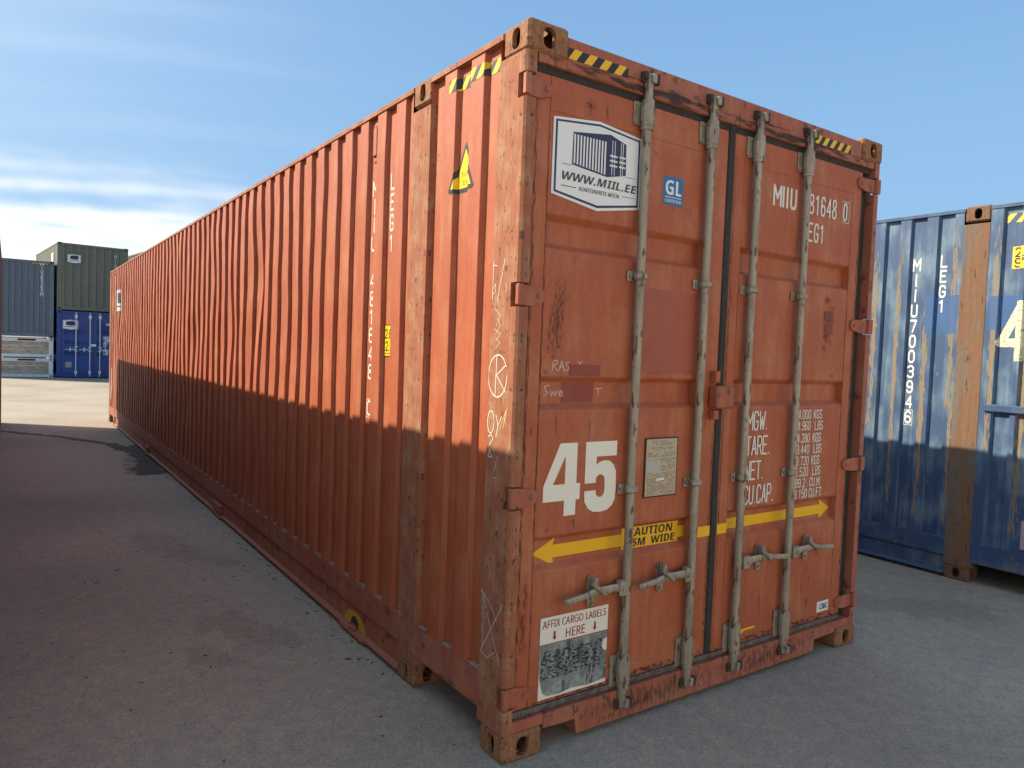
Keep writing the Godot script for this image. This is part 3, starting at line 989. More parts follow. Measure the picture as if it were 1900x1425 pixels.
var W1 := FastNoiseLite.new()
var W2 := FastNoiseLite.new()
const KNOCKS := [[-0.44, 1.75, 0.055, 0.36, 0.020, 0.012], [-3.62, 2.1, 0.13, 0.38, 0.030, 0.030], [-3.75, 1.5, 0.10, 0.35, 0.022, -0.03], [-4.4, 1.7, 0.2, 0.3, 0.014, 0.03], [-5.9, 1.6, 0.2, 0.25, 0.02, -0.04], [-3.5, 0.6, 0.12, 0.3, 0.018, -0.012], [-5.1, 2.2, 0.2, 0.3, 0.014, 0.02], [-6.4, 0.95, 0.25, 0.25, 0.02, 0.02], [-8.3, 1.0, 0.3, 0.3, 0.022, -0.02], [-7.2, 2.1, 0.3, 0.4, 0.012, 0.03], [-10.5, 1.9, 0.4, 0.5, 0.02, 0.03], [-11.4, 0.9, 0.3, 0.4, 0.02, -0.03], [-2.55, 0.55, 0.08, 0.22, 0.012, -0.008], [-12.1, 2.2, 0.3, 0.4, 0.02, 0.03]]

func red_container() -> void:
	W1.seed = 3
	W1.frequency = 0.9
	W2.seed = 4
	W2.frequency = 0.55
	var root := thing("shipping_container", "rust-red long container with closed double doors and a white 45 on its left leaf", "shipping container")
	var b := body(root, {"L": 13.716, "W": 2.5, "H": 2.896, "mids": true, "rows": 44, "side": M.red, "post": M.post, "post_far": M.rail, "top": M.post, "cast": M.casting, "rail": M.rail, "anchor": -1.262, "near": [-0.766, -0.5395, -0.313], "bend": bend_red})
	var leaves := doors(root, {"paint": M.red, "frame": M.rail, "gear": M.galv, "gasket": M.rubber, "hinge": M.rail})
	var L: Node3D = leaves[0]
	var R: Node3D = leaves[1]
	var near_wall: PackedVector2Array = b.walls[0]
	var wall: PackedVector2Array = b.walls[1]
	var O := Vector3(0.002, 0, 0)
	var U := Vector3(0, 0, 1)
	var call_ = bend_red
	var F := -0.0292            # just proud of the door face
	var G := -0.0660            # just proud of the floor of a groove
	# dust lying on the ledge of the bottom rail, in the hollows of the wall
	var st := begin()
	for e in edges(-7.0, -1.0, -1.262):
		if e < -1.05:
			bx(st, 0.006, 0.3095, e + 0.016, 0.028, 0.316, e + 0.105, 0.002)
	for e in [-0.5395, -0.313]:
		bx(st, 0.006, 0.308, e + 0.016, 0.028, 0.316, e + 0.105, 0.002)
	bx(st, 0.006, 0.308, -0.742, 0.028, 0.316, -0.665, 0.002)
	put(st, "dust", M.dust, root)
	# lock box across the joint of the leaves
	var lb := node("lock_box", L)
	st = begin()
	bx(st, 1.140, 1.398, -0.029, 1.262, 1.506, 0.030, 0.008)
	put(st, "housing", M.rail, lb)
	for y in [[1.520, 1.575], [1.345, 1.390]]:
		st = begin()
		bx(st, 1.150, y[0], -0.029, 1.182, y[1], 0.006, 0.003)
		put(st, "tab", M.red, lb)
	# hazard tape on the header
	hazard(0.200, 2.790, 0.520, 2.832, 4, -0.0116, root)
	hazard(1.856, 2.782, 2.195, 2.826, 5, -0.0116, root)
	# company plate, class mark
	company_sign(0.154, 2.262, F, 1.0, L)
	flat([Vector2(0.777, 2.311), Vector2(0.902, 2.311), Vector2(0.902, 2.436), Vector2(0.777, 2.436)], F, F + 0.0008, "class_mark", M.gl_blue, L)
	words(L, "lettering", "GL", 0.790, 2.356, 0.890, 2.420, F + 0.001, M.white, bold)
	flat([Vector2(0.788, 2.344), Vector2(0.892, 2.344), Vector2(0.892, 2.347), Vector2(0.788, 2.347)], F + 0.001, F + 0.0014, "rule", M.white, L)
	words(L, "lettering", "CERTIFIED", 0.788, 2.322, 0.892, 2.336, F + 0.001, M.white, sans)
	# 45
	flat([Vector2(0.330, 1.264), Vector2(0.254, 1.264), Vector2(0.173, 1.090), Vector2(0.173, 1.026), Vector2(0.283, 1.026), Vector2(0.283, 0.962), Vector2(0.345, 0.962), Vector2(0.345, 1.026), Vector2(0.366, 1.026), Vector2(0.366, 1.094), Vector2(0.345, 1.094), Vector2(0.345, 1.264)], F, F + 0.0008, "figure", M.cream, L)
	flat([Vector2(0.222, 1.095), Vector2(0.283, 1.095), Vector2(0.283, 1.210)], F + 0.0012, F + 0.0018, "figure_counter", M.red, L)
	var five := [Vector2(0.567, 1.264), Vector2(0.391, 1.264), Vector2(0.391, 1.088), Vector2(0.452, 1.088), Vector2(0.454, 1.110), Vector2(0.468, 1.122), Vector2(0.486, 1.122), Vector2(0.500, 1.110), Vector2(0.503, 1.090), Vector2(0.503, 1.050), Vector2(0.498, 1.034), Vector2(0.486, 1.026), Vector2(0.470, 1.026), Vector2(0.457, 1.036), Vector2(0.453, 1.056), Vector2(0.391, 1.056), Vector2(0.394, 1.010), Vector2(0.412, 0.982), Vector2(0.440, 0.965), Vector2(0.480, 0.961), Vector2(0.522, 0.966), Vector2(0.550, 0.984), Vector2(0.565, 1.012), Vector2(0.568, 1.06), Vector2(0.566, 1.130), Vector2(0.552, 1.160), Vector2(0.528, 1.178), Vector2(0.498, 1.182), Vector2(0.470, 1.176), Vector2(0.453, 1.164), Vector2(0.453, 1.200), Vector2(0.567, 1.200)]
	flat(five, F, F + 0.0008, "figure", M.cream, L)
	# data plate
	var plate := node("data_plate", L)
	flat([Vector2(0.736, 0.998), Vector2(0.944, 0.998), Vector2(0.944, 1.268), Vector2(0.736, 1.268)], F, F + 0.004, "plate_frame", M.dark_steel, plate)
	var dp := Sheet.new(200, 260, Color(0.70, 0.64, 0.54, 1))
	var rn := RandomNumberGenerator.new()
	rn.seed = 12
	for y in 46:
		var yy := 10 + y * 5.4
		if y in [4, 8, 9, 14, 20, 26]: continue
		var x := 12.0 if y > 8 else 34.0
		while x < (188.0 if y > 8 else 166.0):
			var ww := rn.randf_range(6, 26)
			if rn.randf() < 0.72:
				dp.seg(Vector2(x, yy), Vector2(min(x + ww, 190), yy), 0.9, Color(0.30, 0.26, 0.22, 1))
			x += ww + rn.randf_range(4, 10)
	dp.poly(PackedVector2Array([Vector2(8, 100), Vector2(96, 96), Vector2(96, 145), Vector2(8, 148)]), Color(0.66, 0.67, 0.66, 1))
	dp.poly(PackedVector2Array([Vector2(72, 182), Vector2(122, 178), Vector2(122, 190), Vector2(72, 194)]), Color(0.86, 0.84, 0.86, 1))
	mark(plate, "plate_print", print_mat(dp, 0.5, false), Vector3(0.742, 1.004, F + 0.0048), Vector3.RIGHT, 0.196, 0.258)
	# width warning: arrow along the groove, text panel on its own sheet
	flat([Vector2(0.152, 0.808), Vector2(0.269, 0.866), Vector2(0.262, 0.836), Vector2(0.700, 0.836), Vector2(0.700, 0.782), Vector2(0.262, 0.782), Vector2(0.272, 0.748)], G - 0.0005, G + 0.0005, "arrow", M.yellow, L)
	flat([Vector2(0.990, 0.836), Vector2(1.056, 0.836), Vector2(1.056, 0.782), Vector2(0.990, 0.782)], G - 0.0005, G + 0.0005, "arrow", M.yellow, L)
	flat([Vector2(0.650, 0.862), Vector2(1.012, 0.862), Vector2(1.000, 0.800), Vector2(1.014, 0.766), Vector2(0.650, 0.766)], G + 0.001, G + 0.0018, "warning_panel", M.yellow, L)
	words(L, "lettering", "CAUTION", 0.690, 0.818, 0.972, 0.856, G + 0.002, M.black, bold, 0.1)
	words(L, "lettering", "2.5M  WIDE", 0.664, 0.772, 0.990, 0.808, G + 0.002, M.black, bold, 0.1)
	flat([Vector2(1.0605, 0.826), Vector2(1.198, 0.826), Vector2(1.198, 0.776), Vector2(1.0605, 0.776)], F, F + 0.0008, "arrow", M.yellow, L)
	flat([Vector2(1.253, 0.826), Vector2(1.323, 0.826), Vector2(1.323, 0.776), Vector2(1.253, 0.776)], F, F + 0.0008, "arrow", M.yellow, R)
	flat([Vector2(2.262, 0.812), Vector2(2.158, 0.866), Vector2(2.166, 0.836), Vector2(1.327, 0.836), Vector2(1.327, 0.782), Vector2(2.168, 0.782), Vector2(2.160, 0.750)], G - 0.0005, G + 0.0005, "arrow", M.yellow, R)
	# cargo label panel
	var cp := node("cargo_label_panel", L)
	flat([Vector2(0.187, 0.268), Vector2(0.556, 0.268), Vector2(0.556, 0.547), Vector2(0.187, 0.547)], F, F + 0.0008, "plate", M.cream, cp)
	flat([Vector2(0.187, 0.205), Vector2(0.556, 0.205), Vector2(0.556, 0.2675), Vector2(0.187, 0.2675)], F, F + 0.0008, "plate", M.cream, cp)
	flat([Vector2(0.187, 0.431), Vector2(0.556, 0.431), Vector2(0.556, 0.436), Vector2(0.187, 0.436)], F + 0.001, F + 0.0015, "rule", M.print_red, cp)
	words(cp, "lettering", "AFFIX CARGO LABELS", 0.198, 0.502, 0.544, 0.534, F + 0.001, M.print_red, sans)
	words(cp, "lettering", "HERE", 0.322, 0.446, 0.426, 0.484, F + 0.001, M.print_red, sans)
	for x in [0.262, 0.482]:
		flat([Vector2(x - 0.005, 0.484), Vector2(x + 0.005, 0.484), Vector2(x + 0.005, 0.460), Vector2(x + 0.011, 0.460), Vector2(x, 0.446), Vector2(x - 0.011, 0.460), Vector2(x - 0.005, 0.460)], F + 0.001, F + 0.0015, "arrow", M.print_red, cp)
	var gm := surf(rust_tex(301, rgb(112, 122, 120), rgb(142, 150, 146), rgb(72, 78, 80), 2, 0.36, 256), Vector3(2.2, 2.2, 2.2), 0.6)
	flat([Vector2(0.1875, 0.4300), Vector2(0.5555, 0.4300), Vector2(0.5550, 0.402), Vector2(0.532, 0.396), Vector2(0.527, 0.366), Vector2(0.538, 0.350), Vector2(0.5555, 0.344), Vector2(0.5555, 0.222), Vector2(0.45, 0.214), Vector2(0.36, 0.222), Vector2(0.30, 0.212), Vector2(0.232, 0.216), Vector2(0.208, 0.232), Vector2(0.199, 0.266), Vector2(0.1905, 0.296), Vector2(0.1875, 0.32)], F + 0.0010, F + 0.0014, "grime", gm, cp)
	var gk := stain_mat(302, Color(0.13, 0.13, 0.14, 0.95), 256, 128, 0.07, 0.12, 0.35, 0.7, 0.7)
	mark(cp, "grime", gk, Vector3(0.195, 0.285, F + 0.0019), Vector3.RIGHT, 0.34, 0.12)
	# stencilled marks of the right leaf
	var white := Color(0.85, 0.84, 0.80, 1)
	var idn := Sheet.new(1024, 384)
	# 0.70 m x 0.2625 m, left 1.550, top 2.530
	var kx := 1024 / 0.70
	idn.word(GLYPH, "M", 0.014 * kx, 18, 66, 138, 0, 11, white)
	idn.word(GLYPH, "I", 0.085 * kx, 18, 60, 138, 0, 11, white)
	idn.word(GLYPH, "I", 0.118 * kx, 18, 60, 138, 0, 11, white)
	idn.word(GLYPH, "U", 0.156 * kx, 18, 60, 138, 0, 11, white)
	for i in 6:
		idn.word(GLYPH, "481648"[i], (0.2675 + i * 0.0525) * kx, 18, 48, 138, 0, 8, white)
	idn.word(GLYPH, "0", 0.6375 * kx, 22, 42, 130, 0, 8, white)
	idn.line([0.622 * kx, 4, 0.690 * kx, 4, 0.690 * kx, 172, 0.622 * kx, 172, 0.622 * kx, 4], 2.2, white)
	for i in 4:
		idn.word(GLYPH, "LEG1"[i], (0.270 + i * 0.0525) * kx, 236, 46, 132, 0, 8, white)
	mark(R, "lettering", print_mat(idn), Vector3(1.550, 2.530 - 0.2625, F + 0.0006), Vector3.RIGHT, 0.70, 0.2625)
	var wt := Sheet.new(1024, 704)
	# 0.72 m x 0.495 m, left 1.435, top 1.385
	var ky := 1024 / 0.72
	var rowsL := [["MGW.", 0.012], ["TARE.", 0.138], ["NET.", 0.265], ["CU.CAP.", 0.389]]
	for q in rowsL:
		wt.word(GLYPH, q[0], 0.012 * ky, q[1] * ky, 46 if q[0] != "CU.CAP." else 42, 128, 17, 6.5, white)
	var rowsR := [["34.000", "KGS", 0.010], ["74.960", "LBS", 0.071], ["4.280", "KGS", 0.138], ["9.440", "LBS", 0.199], ["29.720", "KGS", 0.262], ["65.520", "LBS", 0.321], ["89.2", "CU.M", 0.382], ["3.150", "CU.FT", 0.441]]
	for q in rowsR:
		var un := 0.578 if q[1] == "KGS" else 0.592 if q[1] == "LBS" else 0.570
		wt.word(GLYPH, q[1], un * ky, q[2] * ky, 26, 64, 12, 4.2, white)
		var wide := 0.0
		for ch in q[0]: wide += 7.8 + 12 if ch == "." else 26.0 + 12.0
		wt.word(GLYPH, q[0], 0.556 * ky - wide if q[0] != "89.2" else 0.535 * ky - wide, q[2] * ky, 26, 64, 12, 4.2, white)
	mark(R, "lettering", print_mat(wt), Vector3(1.435, 1.385 - 0.495, F + 0.0006), Vector3.RIGHT, 0.72, 0.495)
	# small stickers
	flat([Vector2(2.140, 0.2635), Vector2(2.252, 0.2635), Vector2(2.252, 0.290), Vector2(2.140, 0.290)], F, F + 0.0008, "sticker", M.cream, R)
	flat([Vector2(2.140, 0.230), Vector2(2.252, 0.230), Vector2(2.252, 0.263), Vector2(2.140, 0.263)], F, F + 0.0008, "sticker", M.cream, R)
	words(R, "lettering", "CIMC", 0.0 + 2.165, 0.244, 2.244, 0.276, F + 0.001, M.gl_blue, bold, 0.2)
	flat([Vector2(1.470, 0.238), Vector2(1.492, 0.240), Vector2(1.500, 0.248), Vector2(1.588, 0.250), Vector2(1.588, 0.2615), Vector2(1.470, 0.2615)], F, F + 0.0008, "sticker", M.yellow, R)
	# squares of darker repair paint
	var dark_red := surf(paint_tex(501, rgb(154, 76, 56), rgb(158, 82, 62), rgb(148, 72, 54), 0.5, 0.03, 0.02, 256), Vector3(0.6, 0.6, 0.6), 0.55)
	var darker := surf(paint_tex(505, rgb(134, 58, 48), rgb(138, 62, 52), rgb(128, 54, 46), 0.5, 0.03, 0.02, 256), Vector3(0.6, 0.6, 0.6), 0.55)
	flat([Vector2(0.676, 1.562), Vector2(1.026, 1.558), Vector2(1.030, 1.928), Vector2(0.682, 1.934)], F - 0.0006, F + 0.0003, "repair_paint", dark_red, L)
	flat([Vector2(0.283, 1.541), Vector2(0.452, 1.541), Vector2(0.452, 1.588), Vector2(0.283, 1.588)], F, F + 0.0006, "repair_paint", darker, L)
	flat([Vector2(0.275, 1.428), Vector2(0.448, 1.428), Vector2(0.448, 1.512), Vector2(0.275, 1.512)], G - 0.0005, G + 0.0004, "repair_paint", darker, L)
	# chalk
	var cn := FastNoiseLite.new()
	cn.seed = 9
	cn.frequency = 0.25
	var chalk := Color(0.86, 0.84, 0.80, 1)
	var c1 := Sheet.new(256, 96)
	c1.line([30, 84, 34, 30, 60, 20, 62, 40, 36, 52, 64, 84], 1.8, chalk, 0.35, cn)
	c1.line([72, 84, 92, 24, 108, 84], 1.8, chalk, 0.35, cn)
	c1.line([78, 62, 104, 58], 1.8, chalk, 0.35, cn)
	c1.line([140, 30, 120, 34, 124, 52, 138, 60, 134, 78, 116, 82], 1.8, chalk, 0.35, cn)
	c1.line([200, 22, 214, 40, 226, 24], 1.8, chalk, 0.35, cn)
	mark(L, "chalk_mark", print_mat(c1, 0.95), Vector3(0.172, 1.552, F + 0.0004), Vector3.RIGHT, 0.20, 0.066)
	var c2 := Sheet.new(384, 96)
	c2.line([52, 24, 26, 30, 34, 50, 46, 60, 24, 74], 1.8, chalk, 0.35, cn)
	c2.line([58, 48, 66, 72, 78, 52, 88, 72, 98, 46], 1.8, chalk, 0.35, cn)
	c2.line([108, 64, 128, 60, 120, 48, 106, 58, 112, 74, 130, 72], 1.8, chalk, 0.35, cn)
	c2.line([318, 40, 356, 38], 1.8, chalk, 0.35, cn)
	c2.line([336, 40, 338, 70], 1.8, chalk, 0.35, cn)
	mark(L, "chalk_mark", print_mat(c2, 0.95), Vector3(0.162, 1.436, G + 0.001), Vector3.RIGHT, 0.36, 0.085)
	post_chalk(root, chalk, cn)
	# scuffs and grease
	var sc := stain_mat(311, Color(0.42, 0.29, 0.21, 0.6), 96, 256, 0.03, 0.5, 0.6, 0.8, 2.2)
	var sm := mark(L, "scuff", sc, Vector3(0.165, 1.60, F + 0.0002), Vector3(0.985, 0.0, 0.0), 0.085, 0.33)
	sm.transform = Transform3D(Basis(Vector3(0, 0, 1), -0.14), Vector3(0.0, 0.0, 0)).translated(Vector3(-0.24, 0.05, 0.0))
	var grease := stain_mat(312, Color(0.22, 0.16, 0.13, 0.85), 512, 64, 0.03, 0.85, 0.8, 0.7, 0.35)
	mark(root, "grease", grease, Vector3(0.20, 2.742, -0.0118), Vector3.RIGHT, 1.05, 0.062)
	mark(root, "grease", grease, Vector3(1.20, 2.742, -0.0118), Vector3.RIGHT, 1.10, 0.060)
	var seam := stain_mat(318, Color(0.34, 0.21, 0.15, 0.75), 24, 512, 0.05, 0.42, 0.5, 0.85, 3.0)
	mark(L, "rust", seam, Vector3(0.0555, 0.20, F + 0.0002), Vector3.RIGHT, 0.026, 2.5)
	mark(L, "rust", seam, Vector3(0.130, 0.30, F + 0.0002), Vector3.RIGHT, 0.012, 2.2)
	mark(L, "rust", seam, Vector3(1.180, 0.22, F + 0.0002), Vector3.RIGHT, 0.018, 1.1)
	mark(R, "rust", seam, Vector3(1.254, 0.22, F + 0.0002), Vector3.RIGHT, 0.014, 2.4)
	mark(R, "rust", seam, Vector3(2.338, 0.22, F + 0.0002), Vector3.RIGHT, 0.020, 2.4)
	mark(R, "rust", seam, Vector3(2.266, 0.30, F + 0.0002), Vector3.RIGHT, 0.010, 2.2)
	var lip := stain_mat(319, Color(0.36, 0.24, 0.19, 0.7), 512, 24, 0.05, 0.45, 0.5, 0.85, 0.8)
	mark(L, "rust", lip, Vector3(0.14, 0.190, F + 0.0002), Vector3.RIGHT, 1.04, 0.030)
	mark(R, "rust", lip, Vector3(1.26, 0.190, F + 0.0002), Vector3.RIGHT, 1.08, 0.030)
	var stk := stain_mat(313, Color(0.38, 0.22, 0.16, 0.42), 32, 96, 0.05, 0.6, 0.6, 0.8)
	var spots := [[L, 0.22, 1.30, 0.012, 0.10], [L, 0.40, 1.27, 0.012, 0.12], [L, 0.33, 0.90, 0.02, 0.06], [L, 0.09, 0.60, 0.03, 0.14], [L, 0.075, 0.42, 0.04, 0.22], [L, 0.30, 2.63, 0.07, 0.03], [L, 0.33, 2.60, 0.02, 0.07], [L, 0.42, 2.605, 0.02, 0.07], [L, 0.95, 2.28, 0.012, 0.03], [L, 0.19, 0.90, 0.02, 0.02], [R, 2.01, 0.47, 0.014, 0.05], [R, 2.04, 0.42, 0.012, 0.05], [R, 1.97, 0.36, 0.016, 0.09], [R, 1.61, 0.30, 0.012, 0.16], [R, 2.02, 0.29, 0.03, 0.05], [R, 2.09, 0.56, 0.03, 0.03], [R, 1.27, 1.35, 0.014, 0.12], [R, 1.27, 1.88, 0.012, 0.08], [L, 1.12, 1.30, 0.02, 0.10], [L, 0.09, 1.30, 0.02, 0.05], [R, 2.14, 1.55, 0.04, 0.03], [L, 0.145, 1.545, 0.03, 0.02]]
	for q in spots:
		mark(q[0], "scuff", stk, Vector3(q[1], q[2], F + 0.0003), Vector3.RIGHT, q[3], q[4])
	var pale := stain_mat(314, Color(0.52, 0.28, 0.24, 0.8), 48, 160, 0.03, 0.9, 0.5, 0.7)
	mark(R, "scuff", pale, Vector3(2.06, 1.70, F + 0.0003), Vector3.RIGHT, 0.09, 0.30)
	# grime along the foot of the doors and on the sill
	var foot := stain_mat(315, Color(0.42, 0.29, 0.24, 0.5), 512, 64, 0.03, 0.7, 0.8, 0.85, 2.6)
	mark(root, "grime", foot, Vector3(0.40, 0.03, -0.0076), Vector3.RIGHT, 0.85, 0.125)
	mark(root, "grime", foot, Vector3(1.22, 0.03, -0.0076), Vector3.RIGHT, 0.86, 0.125)
	# ---- the long wall: stencils, stickers, vent, lashing hole with painted shade
	wall_mark(root, "lettering", print_mat(stencil("MIIU 481648 0", true, white)), wall, -1.460, -1.388, 1.238, 2.536, O, U, call_)
	wall_mark(root, "lettering", print_mat(stencil("LEG1", false, white)), wall, -1.232, -1.172, 2.108, 2.540, O, U, call_)
	var s28 := Sheet.new(96, 192, Color(0.90, 0.76, 0.06, 1))
	s28.line([2, 2, 94, 2, 94, 190, 2, 190, 2, 2], 4, Color(0.1, 0.1, 0.1, 1))
	s28.word(GLYPH, "2.8", 12, 30, 24, 50, 8, 4, Color(0.1, 0.1, 0.1, 1))
	s28.word(GLYPH, "2.", 18, 104, 26, 50, 8, 4, Color(0.1, 0.1, 0.1, 1))
	s28.line([4, 172, 92, 172], 2, Color(0.1, 0.1, 0.1, 1))
	wall_mark(root, "sticker", print_mat(s28, 0.5, false), wall, -1.254, -1.160, 1.580, 1.748, O, U, call_)
	var ws := Sheet.new(256, 256)
	ws.poly(PackedVector2Array([Vector2(128, 4), Vector2(252, 240), Vector2(236, 252), Vector2(20, 252), Vector2(4, 240)]), Color(0.16, 0.15, 0.15, 1))
	ws.poly(PackedVector2Array([Vector2(128, 38), Vector2(226, 230), Vector2(30, 230)]), Color(0.93, 0.76, 0.04, 1))
	ws.word(GLYPH, "SUR", 92, 150, 18, 20, 8, 1.6, Color(0.2, 0.16, 0.08, 1))
	ws.word(GLYPH, "HEAD", 82, 194, 18, 20, 8, 1.6, Color(0.2, 0.16, 0.08, 1))
	wall_mark(root, "sticker", print_mat(ws, 0.5), near_wall, -0.585, -0.365, 2.312, 2.536, O, U, call_)
	var hz := Sheet.new(512, 72, Color(0.17, 0.17, 0.17, 1))
	for k in 5:
		var a := k * 105.0 - 30.0
		hz.poly(PackedVector2Array([Vector2(a, 72), Vector2(a + 52, 72), Vector2(a + 112, 0), Vector2(a + 60, 0)]), Color(0.90, 0.74, 0.05, 1))
	wall_mark(root, "hazard_stripe", print_mat(hz, 0.5, false), near_wall, -0.600, -0.196, 2.762, 2.816, O, U, call_)
	for q in [[-13.50, -13.34, 0.45, 1.05], [-12.58, -12.50, 0.72, 1.12]]:
		var sh := Sheet.new(32, 128, Color(0.76, 0.80, 0.76, 1))
		var w: PackedVector2Array = b.walls[2] if q[0] < -12.95 else wall
		wall_mark(root, "sticker", print_mat(sh, 0.5, false), w, q[0], q[1], q[2], q[3], O, U, call_, 0.003)
	var lg := Sheet.new(192, 128, Color(0.86, 0.87, 0.87, 1))
	lg.poly(PackedVector2Array([Vector2(40, 24), Vector2(112, 16), Vector2(160, 28), Vector2(160, 78), Vector2(112, 84), Vector2(40, 74)]), Color(0.18, 0.20, 0.32, 1))
	lg.line([24, 100, 168, 100], 4, Color(0.25, 0.26, 0.30, 1))
	wall_mark(root, "sticker", print_mat(lg, 0.5, false), wall, -12.70, -12.22, 2.10, 2.48, O, U, call_, 0.003)
	st = begin()
	bx(st, -0.002, 2.640, -1.420, 0.030, 2.800, -1.362, 0.012)
	bx(st, 0.006, 2.612, -1.412, 0.030, 2.640, -1.372, 0.004)
	bx(st, 0.006, 2.800, -1.412, 0.030, 2.826, -1.372, 0.004)
	put(st, "vent", M.rail, root)
	var arch := []
	for k in 19:
		var t := PI * k / 18.0
		arch.append(Vector2(-1.515 + 0.150 * cos(t), 0.050 + 0.086 * sin(t)))
	for k in 19:
		var t := PI * (18 - k) / 18.0
		arch.append(Vector2(-1.515 + 0.058 * cos(t), 0.052 + 0.056 * sin(t)))
	st = begin()
	extrude(st, PackedVector2Array(arch), Vector3(0.0150, 0, 0), Vector3(0, 0, 1), Vector3.UP, Vector3(-1, 0, 0), 0.0, 0.0012)
	put(st, "yellow_mark", M.old_yellow, root)
	var eye := []  # flat half-disc, its dark colour stands for the shade inside the hole
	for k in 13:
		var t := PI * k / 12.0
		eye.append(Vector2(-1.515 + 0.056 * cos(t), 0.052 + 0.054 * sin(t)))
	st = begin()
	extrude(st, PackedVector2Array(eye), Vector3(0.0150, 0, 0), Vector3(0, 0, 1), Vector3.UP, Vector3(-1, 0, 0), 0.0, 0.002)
	put(st, "eye_hole_shade", M.dark_steel, root)
	st = begin()
	bx(st, -0.016, 0.012, -1.68, 0.02, 0.034, -1.34, 0.006)
	bx(st, -0.012, 0.034, -1.545, 0.016, 0.062, -1.475, 0.006)
	put(st, "lashing_point", M.rail, root)
	for z in [-4.6, -8.8]:
		st = begin()
		bx(st, -0.012, 0.05, z - 0.30, 0.03, 0.13, z, 0.01)
		bx(st, -0.014, 0.012, z - 0.34, 0.02, 0.034, z + 0.04, 0.006)
		put(st, "lashing_point", M.rail, root)
	var str := stain_mat(317, Color(0.75, 0.68, 0.58, 0.75), 32, 256, 0.05, 0.5, 0.2, 0.8)
	wall_mark(root, "scratch", str, near_wall, -0.444, -0.414, 1.88, 2.08, O, U, call_)
	wall_mark(root, "scratch", str, near_wall, -0.452, -0.438, 0.75, 1.10, O, U, call_)
	ground_stains()

# liquid that ran over the yard: one soaked-in shape from drops along a path, feathered by noise
func soak(sd: int, x0: float, z0: float, w: float, d: float, drops: Array, c: Color, rough: float, feather := 0.35) -> StandardMaterial3D:
	var n := FastNoiseLite.new()
	n.seed = sd
	n.frequency = 2.6
	n.fractal_octaves = 4
	var W_ := 256
	var H_: int = clampi(int(256.0 * d / w), 64, 768)
	var im := Image.create(W_, H_, false, Image.FORMAT_RGBA8)
	for y in H_:
		for x in W_:
			var p := Vector2(x0 + (x + 0.5) / W_ * w, z0 + (y + 0.5) / H_ * d)
			var k := -1.0
			for q in drops:
				var a := Vector2(q[0], q[1])
				var b := Vector2(q[2], q[3])
				var t := clampf((p - a).dot(b - a) / max((b - a).length_squared(), 1e-6), 0.0, 1.0)
				var r: float = lerp(q[4], q[5], t)
				k = max(k, 1.0 - p.distance_to(a.lerp(b, t)) / r)
			if k > -0.7:
				k += n.get_noise_2d(p.x * 2.0, p.y) * 0.6
			im.set_pixel(x, y, Color(c.r, c.g, c.b, c.a * step01(0.0, feather, k)))
	var m := StandardMaterial3D.new()
	m.albedo_texture = ImageTexture.create_from_image(im)
	m.transparency = BaseMaterial3D.TRANSPARENCY_ALPHA
	m.roughness = rough
	m.texture_repeat = false
	return m

func ground_stains() -> void:
	var dark := Color(0.15, 0.13, 0.12, 0.6)
	var faint := Color(0.22, 0.19, 0.17, 0.10)
	var list := [
		[401, -2.0, -13.2, 2.1, 6.4, [[-1.95, -12.75, -1.0, -11.5, 0.10, 0.09], [-1.0, -11.5, -0.35, -10.3, 0.09, 0.12], [-0.35, -10.3, -0.12, -9.3, 0.13, 0.16], [-0.05, -9.9, -0.08, -8.2, 0.14, 0.26], [-0.08, -8.3, -0.16, -7.5, 0.24, 0.30]], dark, "dark trickle of liquid that gathers along the foot of the red container"],
		[403, -1.1, -2.5, 1.2, 1.3, [[-0.55, -2.05, -0.40, -1.65, 0.22, 0.18], [-0.75, -1.70, -0.70, -1.50, 0.10, 0.14]], faint, "faint grey smudge on the concrete beside the red container's bottom rail"],
		[404, -1.4, -4.6, 1.4, 1.6, [[-0.70, -4.2, -0.45, -3.6, 0.25, 0.20], [-0.30, -3.4, -0.25, -3.2, 0.12, 0.10]], faint, "faint brown smudge on the concrete halfway along the red container"],
		[405, 2.7, -0.9, 1.6, 1.8, [[3.3, -0.3, 3.7, 0.1, 0.22, 0.30]], faint, "faint dark smudge on the concrete between the red and the blue container"]]
	for q in list:
		var st := begin()
		st.set_smooth_group(0)
		for c in [[0, 0], [1, 1], [1, 0], [0, 0], [0, 1], [1, 1]]:
			st.set_uv(Vector2(c[0], c[1]))
			st.add_vertex(Vector3(c[0] * q[3], 0, c[1] * q[4]))
		var o := put(st, numbered("ground_stain"), soak(q[0], q[1], q[2], q[3], q[4], q[5], q[6], 0.75, 0.5), self)
		o.position = Vector3(q[1], 0.004, q[2])
		o.set_meta("kind", "structure")
		o.set_meta("label", q[7])

